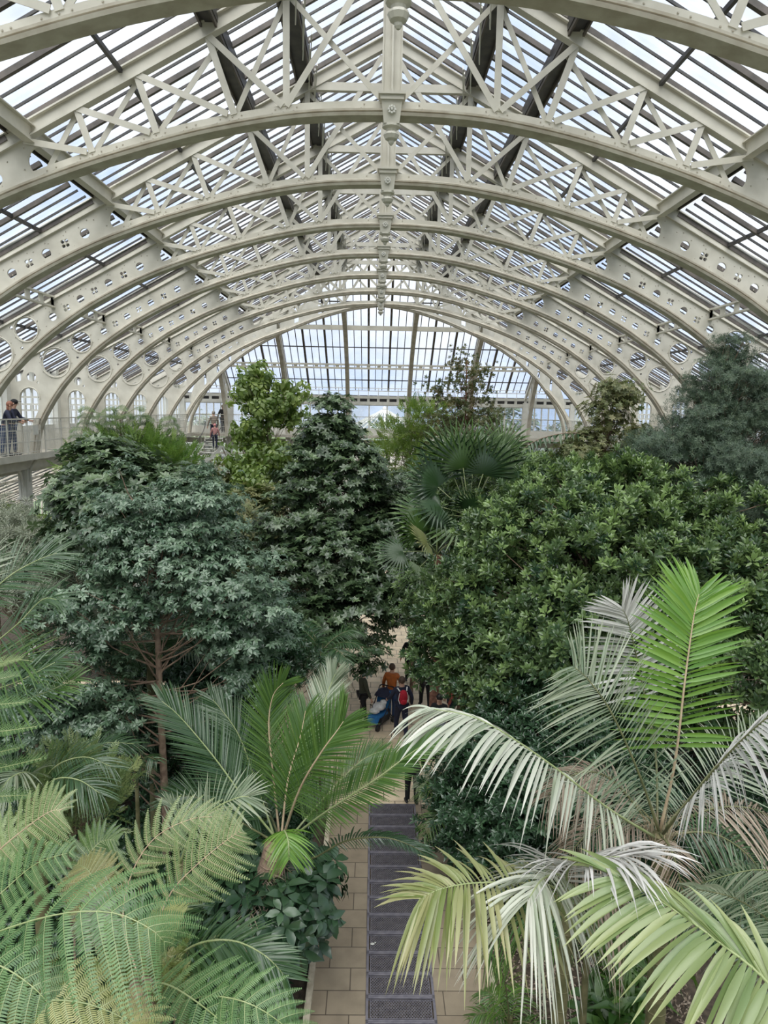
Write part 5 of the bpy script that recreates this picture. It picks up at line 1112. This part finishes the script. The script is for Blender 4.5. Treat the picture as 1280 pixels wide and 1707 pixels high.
# ---- fan palms
def fanpalm(label, cx, trunk, rt, spec, R, bark='barkr'):
    p = thing('fan_palm', label, 'palm', tuple(gnd(trunk[0]))); trunk_part(p, [gnd(trunk[0])]+trunk, rt*1.2, rt, bark, rings=12)
    c = np.array(cx)
    for (x, y, Y, s, m, al) in spec:
        h = at(x, y, Y); d = nrm(h-c); d2 = nrm(d+np.array([0, 0, al]))
        fanleaf(p, c, h, d2, np.array([0, -.75, .75]) if al < .5 else np.array([R_.uniform(-.3, .3), -1, .2]), R*s, m, droop=.12)
    return p
c8 = at(782, 865, 20)
fanpalm('tall fan palm in the middle right with stiff leaves above a red brown trunk', c8, [at(778, 960, 20), at(780, 900, 20), c8], .13,
 [(748, 775, 20, 1, 'palmd', .9), (772, 780, 19.8, 1.05, 'palm', 1.2), (805, 790, 19.8, 1.1, 'palmd', 1.1), (730, 812, 19.6, 1.05, 'palmd', .3), (840, 800, 20, 1, 'palm', .6), (735, 845, 19.4, .95, 'palmd', -.2), (768, 872, 19.2, .95, 'palm', -.5), (790, 850, 19.2, .7, 'palmd', .9), (715, 860, 19.6, .9, 'palm', -.1), (790, 760, 20.4, 1.0, 'palm', 1.5), (760, 755, 20.6, 1.0, 'palm', 1.2), (828, 770, 20.5, 1, 'palm', .9), (850, 840, 19.8, .9, 'palmd', -.1), (820, 880, 19.2, .8, 'palmd', -.6), (838, 745, 21, .9, 'palm', .9)], 1.30)
c9 = at(728, 925, 19)
fanpalm('shorter fan palm in front with drooping leaves and a red fibrous trunk', c9, [at(729, 990, 19), at(729, 950, 19), c9], .12,
 [(700, 890, 18.8, .9, 'palm', .3), (760, 900, 18.8, .9, 'palmd', .3), (712, 905, 18.6, .9, 'yellowg', -.2), (745, 945, 18.5, .9, 'palm', -.9), (700, 945, 18.5, .9, 'palm', -.8), (672, 920, 18.8, .9, 'palmd', -.2), (728, 880, 19, .8, 'palmd', 1.0), (725, 955, 18.4, .9, 'palm', -1.2)], .95)
# trees outside
for i, (x, y, h, lab) in enumerate(((-17, 66, 8.5, 'bare grey green tree outside the far left windows'), (12, 70, 9.5, 'dark tree outside the far right windows'), (19, 66, 8.8, 'dark tree outside, right of the others'), (-26, 30, 8.5, 'green tree outside the left gallery windows'), (-25, 22, 9.0, 'green tree outside beside the leaning visitor'), (27, 32, 9, 'green tree outside the right gallery windows'))):
    tree('outdoor_tree', lab, 'tree', (x, y, 0), [(x, y, 0), (x, y, h*.5), (x, y, h*.9)], [(x, y, h*.7, 3.2, 3.2, h*.35), (x+2, y, h*.6, 2.5, 2.5, h*.3), (x-2, y, h*.6, 2.5, 2.5, h*.3)], T_sch2, 'dark' if i else 'olive', 100, 14, .9, .35, 'bark', .2, 'trees outside')
# ================================================================== people and small things
def gat(px, py):
    d = CF+CR*(px-640)/FPX-CU*(py-853.5)/FPX; return EYE+d*(-EYE[2]/d[2])
def skinned(name, V, E, Rr, mat, parent, sub=1):
    me = bpy.data.meshes.new(name); me.from_pydata([tuple(v) for v in V], E, []); ob = bpy.data.objects.new(name, me); COL.objects.link(ob)
    m = ob.modifiers.new('s', 'SKIN'); m.use_smooth_shade = True
    if not me.skin_vertices: return None
    for i, r in enumerate(Rr): me.skin_vertices[0].data[i].radius = (r, r) if not hasattr(r, '__len__') else r
    me.skin_vertices[0].data[0].use_root = True
    u = ob.modifiers.new('u', 'SUBSURF'); u.levels = sub; u.render_levels = sub
    dg = bpy.context.evaluated_depsgraph_get(); m2 = bpy.data.meshes.new_from_object(ob.evaluated_get(dg)); bpy.data.objects.remove(ob)
    m2.materials.clear(); m2.materials.append(mat); m2.polygons.foreach_set('material_index', [0]*len(m2.polygons)); m2.name = name
    return link(name, m2, parent)
def cloth(name, c, r=0.85): return pmat(name, c, r, tuple(x*.75 for x in c), 14)
SKN = pmat('skin', (0.55, 0.33, 0.24), 0.55); SHOE = pmat('black_shoe', (0.02, 0.02, 0.022), 0.5)
def person(label, loc, rz, top, trous, hair, h=1.7, arms=((.10, .05, -.28), (.10, .10, -.26), (.10, .05, -.28), (.10, .10, -.26)), legs=(0.06, -0.08), lean=0.0, stripes=None, coat=0.0, cap=None, longhair=False):
    k = h/1.72; t = thing('person', label, 'person', tuple(loc), rz)
    J = {}
    def P(n, x, y, z): J[n] = Vector((x*k, (y+lean*max(0, z-.95))*k, z*k))
    P('pel', 0, 0, .95); P('sp', 0, .01, 1.12); P('ch', 0, 0, 1.32); P('nk', 0, -.005, 1.46); P('hb', 0, .01, 1.54); P('hd', 0, .015, 1.62); P('ht', 0, .0, 1.68)
    for s, n, (ux, uy, uz), (fx, fy, fz), lg in ((-1, 'l', arms[0], arms[1], legs[0]), (1, 'r', arms[2], arms[3], legs[1])):
        P('sh'+n, s*.175, 0, 1.40); J['el'+n] = J['sh'+n]+Vector((s*ux, uy, uz))*k; J['wr'+n] = J['el'+n]+Vector((s*fx*.3, fy, fz))*k
        d = (J['wr'+n]-J['el'+n]).normalized(); J['pm'+n] = J['wr'+n]+d*.07*k
        x = Vector((s, 0, 0)); side = d.cross(x).normalized()
        for i in range(4): J['f%d%s' % (i, n)] = J['pm'+n]+side*(.026*(i-1.5))*k+d*(.045+.006*(1.5-abs(i-1.5)))*k; J['g%d%s' % (i, n)] = J['f%d%s' % (i, n)]+(d*.03-x*.015)*k
        J['t0'+n] = J['wr'+n]+d*.03*k-side*.035*k; J['t1'+n] = J['t0'+n]+d*.03*k-side*.01*k
        P('hp'+n, s*.09, 0, .90); P('kn'+n, s*.10, lg*.6+.02, .49); P('an'+n, s*.10, lg, .09); P('to'+n, s*.12, lg+.15, .03)
    def sk(nm, chain, rad, mat, sub=1):
        names = []; [names.append(n) for c in chain for n in c if n not in names]
        E = [(names.index(c[i]), names.index(c[i+1])) for c in chain for i in range(len(c)-1)]
        return skinned(nm, [J[n] for n in names], E, [rad.get(n, .05)*k if not isinstance(rad.get(n, .05), tuple) else tuple(q*k for q in rad[n]) for n in names], mat, t, sub)
    A = lambda n: [['ch', 'sh'+n, 'el'+n, 'wr'+n]]; Lg = lambda n: [['pel', 'hp'+n, 'kn'+n, 'an'+n]]
    hand = lambda n: [['ch', 'sh'+n, 'el'+n, 'wr'+n, 'pm'+n]]+[['pm'+n, 'f%d%s' % (i, n), 'g%d%s' % (i, n)] for i in range(4)]+[['wr'+n, 't0'+n, 't1'+n]]
    rb = {'pel': .11, 'sp': .10, 'ch': .12, 'nk': .055, 'hb': .075, 'hd': (.088, .098), 'ht': .06}
    for n in 'lr':
        rb.update({'sh'+n: .05, 'el'+n: .038, 'wr'+n: .026, 'pm'+n: .03, 't0'+n: .011, 't1'+n: .009, 'hp'+n: .08, 'kn'+n: .05, 'an'+n: .035})
        for i in range(4): rb['f%d%s' % (i, n)] = .0095; rb['g%d%s' % (i, n)] = .0085
    body = sk('body', [['pel', 'sp', 'ch', 'nk', 'hb', 'hd', 'ht']]+hand('l')+hand('r')+Lg('l')+Lg('r'), rb, SKN)
    fc = MB(); hd = J['hd']
    fc.ball(hd+Vector((0, .10, -.02))*k, .016*k, 6, sc=(1, 1.3, 1.4)); fc.build('nose', SKN, body)
    for s in (-1, 1):
        fc = MB(); fc.ball(hd+Vector((s*.032, .085, .01))*k, .012*k, 6); fc.build('eye', SHOE, body)
        fc = MB(); fc.ball(hd+Vector((s*.09, 0, -.01))*k, .024*k, 6, sc=(.5, 1, 1.3)); fc.build('ear', SKN, body)
    fc = MB(); fc.box(hd+Vector((0, .092, -.06))*k, (.045*k, .01, .008)); fc.build('mouth', M_['barkr'], body)
    rt = {'pel': (.155, .125), 'sp': (.15, .12), 'ch': (.165, .13), 'nk': .07}
    for n in 'lr': rt.update({'sh'+n: .075, 'el'+n: .058, 'wr'+n: .042, 'hp'+n: .12, 'kn'+n: .075, 'an'+n: .06})
    if coat: J['hem'] = J['pel']+Vector((0, 0, -coat*k)); rt['hem'] = (.18, .14)
    m = top
    if stripes:
        m = bpy.data.materials.new('striped_knit'); m.use_nodes = True; q = m.node_tree; w = q.nodes.new('ShaderNodeTexWave'); w.bands_direction = 'Z'; w.inputs['Scale'].default_value = 3.5; tcx = q.nodes.new('ShaderNodeTexCoord')
        r2 = q.nodes.new('ShaderNodeValToRGB'); r2.color_ramp.interpolation = 'CONSTANT'; r2.color_ramp.elements[0].color = (*stripes[0], 1); r2.color_ramp.elements[1].color = (*stripes[1], 1); r2.color_ramp.elements[1].position = .5
        q.links.new(tcx.outputs['Object'], w.inputs[0]); q.links.new(w.outputs['Color'], r2.inputs[0]); q.links.new(r2.outputs[0], q.nodes['Principled BSDF'].inputs['Base Color'])
    sk('jacket', [(['hem'] if coat else [])+['pel', 'sp', 'ch', 'nk']]+A('l')+A('r'), rt, m, 2)
    sk('trousers', Lg('l')+Lg('r'), rt, trous, 2)
    for n in 'lr':
        s = MB(); a = J['an'+n]; b = J['to'+n]; s.ball((a+b)/2+Vector((0, 0, -.012*k)), .075*k, 8, sc=(.62, 1.8, .62)); s.build('shoe', SHOE, t, smooth=True)
    hr = MB(); hr.ball(hd+Vector((0, -.022, .028))*k, .108*k, 12, sc=(.92, 1.0, 1.0))
    if longhair: hr.ball(hd+Vector((0, -.07, -.10))*k, .09*k, 10, sc=(.95, .6, 1.5))
    hr.build('hair', hair, t, smooth=True)
    if cap: c = MB(); c.ball(hd+Vector((0, -.015, .05))*k, .112*k, 12, sc=(.95, 1, .8)); c.box(hd+Vector((0, .13, .055))*k, (.15*k, .10*k, .012)); c.build('cap', cap, t)
    return t, J, k
HB = pmat('brown_hair', (0.07, 0.04, 0.025), .6); HG = pmat('grey_hair', (0.25, 0.22, 0.19), .6); HR = pmat('reddish_hair', (0.25, 0.10, 0.06), .6); HK = pmat('black_hair', (0.015, 0.013, 0.012), .5); HP = pmat('pink_hat', (0.6, 0.25, 0.25), .7)
navy = cloth('navy_cloth', (0.018, 0.022, 0.05)); blk = cloth('black_cloth', (0.012, 0.012, 0.014)); orange = cloth('orange_padded_cloth', (0.50, 0.13, 0.02), .5); whitec = cloth('white_cloth', (0.75, 0.74, 0.72)); greyc = cloth('grey_cloth', (0.22, 0.24, 0.28)); oliv = cloth('olive_cloth', (0.05, 0.055, 0.035)); redc = cloth('red_cloth', (0.45, 0.012, 0.03)); pink = cloth('dusty_pink_cloth', (0.5, 0.25, 0.24)); denim = cloth('blue_denim', (0.04, 0.07, 0.16)); blue = cloth('blue_cloth', (0.02, 0.16, 0.40)); rose = cloth('rust_cloth', (0.40, 0.10, 0.07))
Hh = lambda p, z=0.0: (p[0], p[1], z)
p2 = gat(668, 1228)
person('person in a dark navy coat with a small red rucksack, walking away beside the pushchair', Hh(p2), .25, navy, navy, HB, 1.78, ((.12, .10, -.26), (.05, .22, -.14), (.12, -.02, -.28), (.08, .12, -.25)), (.16, -.16), coat=.12)
t = thing('rucksack', 'small red rucksack with pale piping on the back of the navy-coated walker', 'bag', (p2[0]+.035, p2[1]-.17, 1.20), .25)
mb = MB(); mb.ball((0, 0, .06), .15, 10, sc=(.95, .6, 1.45)); mb.build('bag_body', redc, t, smooth=True)
mb = MB(); mb.ball((0, -.07, -.06), .09, 10, sc=(1.1, .5, .9)); mb.build('pocket', redc, t, smooth=True)
for s in (-1, 1): mb = MB(); mb.tube([(s*.10, 0, .24), (s*.14, .10, .30), (s*.15, .22, .24)], .02, 6); mb.tube([(s*.11, -.03, .2), (s*.145, -.02, .0), (s*.10, -.03, -.12)], .012, 5); mb.build('strap', whitec, t)
p1 = gat(652, 1198)
person('person in an orange padded jacket seen from behind, head turned left', Hh(p1), -.3, orange, denim, HB, 1.72, legs=(.1, -.1), coat=.16)
p4 = gat(604, 1204)
person('person in dark olive clothes half hidden by leaves, left of the pushchair', Hh(p4), -1.2, oliv, blk, HK, 1.66, legs=(.12, -.12), coat=.1)
p5 = gat(708, 1180)
person('person in a white top and black trousers walking away across the plaza', Hh(p5), .2, whitec, blk, HB, 1.7, legs=(.14, -.14), coat=.15)
person('person in black, only the legs showing under the big glossy tree', Hh(gat(683, 1138)), .1, blk, blk, HK, 1.7, legs=(.1, -.1))
person('person in a dark top and grey trousers behind the silvery drooping palm leaf', Hh(gat(730, 1256)), 2.9, blk, greyc, HK, 1.68, legs=(.14, -.14), coat=.22)
person('person in a rust coloured top half hidden beside the big glossy tree', Hh(gat(752, 1212)), 1.6, rose, navy, HG, 1.6, legs=(.1, -.1))
person('person in black by the end of the grate, hidden behind palm leaves', Hh(gat(686, 1340)), .2, blk, blk, HK, 1.68, legs=(.04, -.06), coat=.1)
# pushchair
ps = gat(632, 1208)
t = thing('pushchair', 'black pushchair with a blue seat and a white blanket beside the navy-coated walker', 'pushchair', Hh(ps), 2.6)
fr_ = MB()
for s in (-1, 1):
    fr_.tube([(s*.25, -.42, 1.02), (s*.25, -.15, .62), (s*.24, .42, .12)], .016, 6); fr_.tube([(s*.25, -.38, .14), (s*.25, -.05, .50), (s*.25, .12, .62)], .014, 6)
fr_.tube([(-.25, -.42, 1.02), (-.2, -.46, 1.06), (.2, -.46, 1.06), (.25, -.42, 1.02)], .02, 6); fr_.tube([(-.25, -.38, .14), (.25, -.38, .14)], .012, 6); fr_.build('frame', SHOE, t)
for sx, sy in ((-.27, -.38), (.27, -.38), (-.2, .42), (.2, .42)):
    for q in (-.02, .02):
        mb = MB(); R9 = Matrix.Rotation(math.pi/2, 3, 'Y'); mb.lathe((sx+q, sy, .10), [(.05, -.014), (.095, -.014), (.10, 0), (.095, .014), (.05, .014)], 16, ax=R9); w_ = mb.build('wheel', SHOE, t)
mb = MB(); mb.add([(-.2, -.25, .95), (.2, -.25, .95), (.2, -.12, .42), (-.2, -.12, .42), (.2, .28, .40), (-.2, .28, .40), (.18, .42, .2), (-.18, .42, .2)], [(0, 1, 2, 3), (3, 2, 4, 5), (5, 4, 6, 7)]); mb.box((0, -.27, .72), (.42, .03, .52)); mb.box((0, .08, .38), (.42, .42, .05)); mb.build('seat', blue, t)
mb = MB(); mb.box((0, -.05, .22), (.38, .46, .2)); mb.build('basket', SHOE, t)
hd_ = MB(); pr = []
for i in range(7):
    a = math.pi*.5*i/6-.3
    for j in range(7): b = math.pi*j/6; hd_.v.append((.23*math.cos(b), -.22+.30*math.sin(a)*(.4+.6*math.sin(b)), .82+.26*math.cos(a)*math.sin(b)))
for i in range(6):
    for j in range(6): hd_.f.append((i*7+j, i*7+j+1, i*7+j+8, i*7+j+7)); hd_.mi.append(0)
hd_.build('hood', navy, t)
mb = MB(); mb.ball((0, .02, .58), .2, 10, sc=(1, 1.1, .6)); mb.ball((.05, .2, .50), .14, 10, sc=(1.2, 1.1, .6)); mb.ball((-.08, -.08, .68), .11, 8); tag(mb.build('blanket', whitec, None, (ps[0], ps[1], 0), smooth=True), 'white bundled blanket lying in the pushchair', 'blanket').rotation_euler = (0, 0, 2.6)
# on the gallery
ga = at(6, 676, 23.0)
person('person in a black cap and navy top leaning on the left gallery rail', (-11.55, 22.75, DECK), -1.5, navy, denim, HK, 1.72, ((.1, .12, -.24), (.0, .24, -.06), (.1, .12, -.24), (.0, .24, -.06)), lean=.22, cap=blk)
person('person with reddish hair beside the black-capped visitor on the left gallery', (-11.5, 22.25, DECK), -1.3, navy, denim, HR, 1.66, ((.1, .12, -.24), (.0, .24, -.06), (.1, .12, -.24), (.0, .24, -.06)), lean=.3, longhair=True)
person('person in a black jacket over a pink shirt standing at the far left gallery corner', (*at(372, 700, 43.7)[:2], DECK), 3.0, blk, blk, HG, 1.72)
s0 = at(357, 720, 42.2)
# curved stair
SX, SY, SR0, SR1 = s0[0]-1.45, s0[1]-.5, 1.0, 2.0
t = thing('curved_stair', 'white iron curved stair winding down from the far left gallery corner', 'stair', (SX, SY, 0))
NS = 40; z_ = lambda i: 7.45-i*7.45/NS; an = lambda i: 0.30-i*math.radians(11)
ri = MB(); tr = MB()
for i in range(NS):
    a, b = an(i), an(i+1); z = z_(i)
    q = [(r*math.cos(u), r*math.sin(u)) for u in (a, b) for r in (SR0, SR1)]
    tr.add([(x, y, zz) for zz in (z-.03, z) for x, y in q], [(0, 1, 3, 2), (4, 6, 7, 5), (0, 4, 5, 1), (2, 3, 7, 6), (0, 2, 6, 4), (1, 5, 7, 3)])
    ri.bar((q[0][0], q[0][1], z-.08), (q[1][0], q[1][1], z-.08), .02, .05); ri.bar((q[0][0], q[0][1], z-.17), (q[1][0], q[1][1], z-.17), .02, .04)
tr.build('treads', M_['white'], t); ri.build('risers', M_['white'], t)
for nm, r, hz, w in (('inner_stringer', SR0, -.1, .12), ('outer_stringer', SR1, -.1, .12)):
    mb = MB(); [mb.bar((r*math.cos(an(i)), r*math.sin(an(i)), z_(i)+hz), (r*math.cos(an(i+1)), r*math.sin(an(i+1)), z_(i+1)+hz), .03, .26) for i in range(NS-1)]; mb.build(nm, M_['white'], t)
for r in (SR0+.03, SR1-.03):
    mb = MB(); mb.tube([(r*math.cos(an(i)), r*math.sin(an(i)), z_(i)+.95) for i in range(NS)], .025, 6); hl = mb.build('handrail', M_['dark'], t)
    mb = MB()
    for i in range(0, NS, 2): mb.tube([(r*math.cos(an(i)), r*math.sin(an(i)), z_(i)), (r*math.cos(an(i)), r*math.sin(an(i)), z_(i)+.95)], .008, 5)
    mb.build('balusters', M_['white'], hl, kind='stuff')
person('person in a striped brown and cream jumper at the head of the curved stair', (s0[0], s0[1]-.1, z_(1)), .6, blk, navy, HG, 1.72, legs=(.15, -.1), stripes=((.42, .35, .28), (.10, .08, .07)))
sp_ = [(1.5*math.cos(an(3)), 1.5*math.sin(an(3)))]
person('person in a dusty pink top coming up the curved stair behind leaves', (SX+1.88*math.cos(an(3.5)), SY+1.88*math.sin(an(3.5)), z_(3)), .3, pink, navy, HP, 1.4, legs=(.1, -.1))
for x, lab in ((886, 'left'), (911, 'right')):
    c_ = at(x, 762, 44.0); t = thing('pendant_lamp', 'dark bell shaped lamp hanging under the far right gallery, %s one of two' % lab, 'lamp', (c_[0], c_[1], 6.75), 0, 'bell lamps under the far gallery')
    mb = MB(); mb.lathe((0, 0, 0), [(.20, 0), (.17, .08), (.10, .22), (.06, .34), (.03, .38)], 14); mb.build('lamp_shade', M_['dark'], t)
    mb = MB(); mb.tube([(0, 0, .36), (0, 0, .82)], .015, 6); mb.build('stem', M_['dark'], t)
mb = MB(); mb.box((0, 0, 0), (.02, .34, .30)); o_ = mb.build('notice', M_['white'], None, tuple(np.array([-10.90, at(41, 715, 23)[1], 8.45]))); tag(o_, 'small white notice plate fixed to the left gallery railing', 'sign')
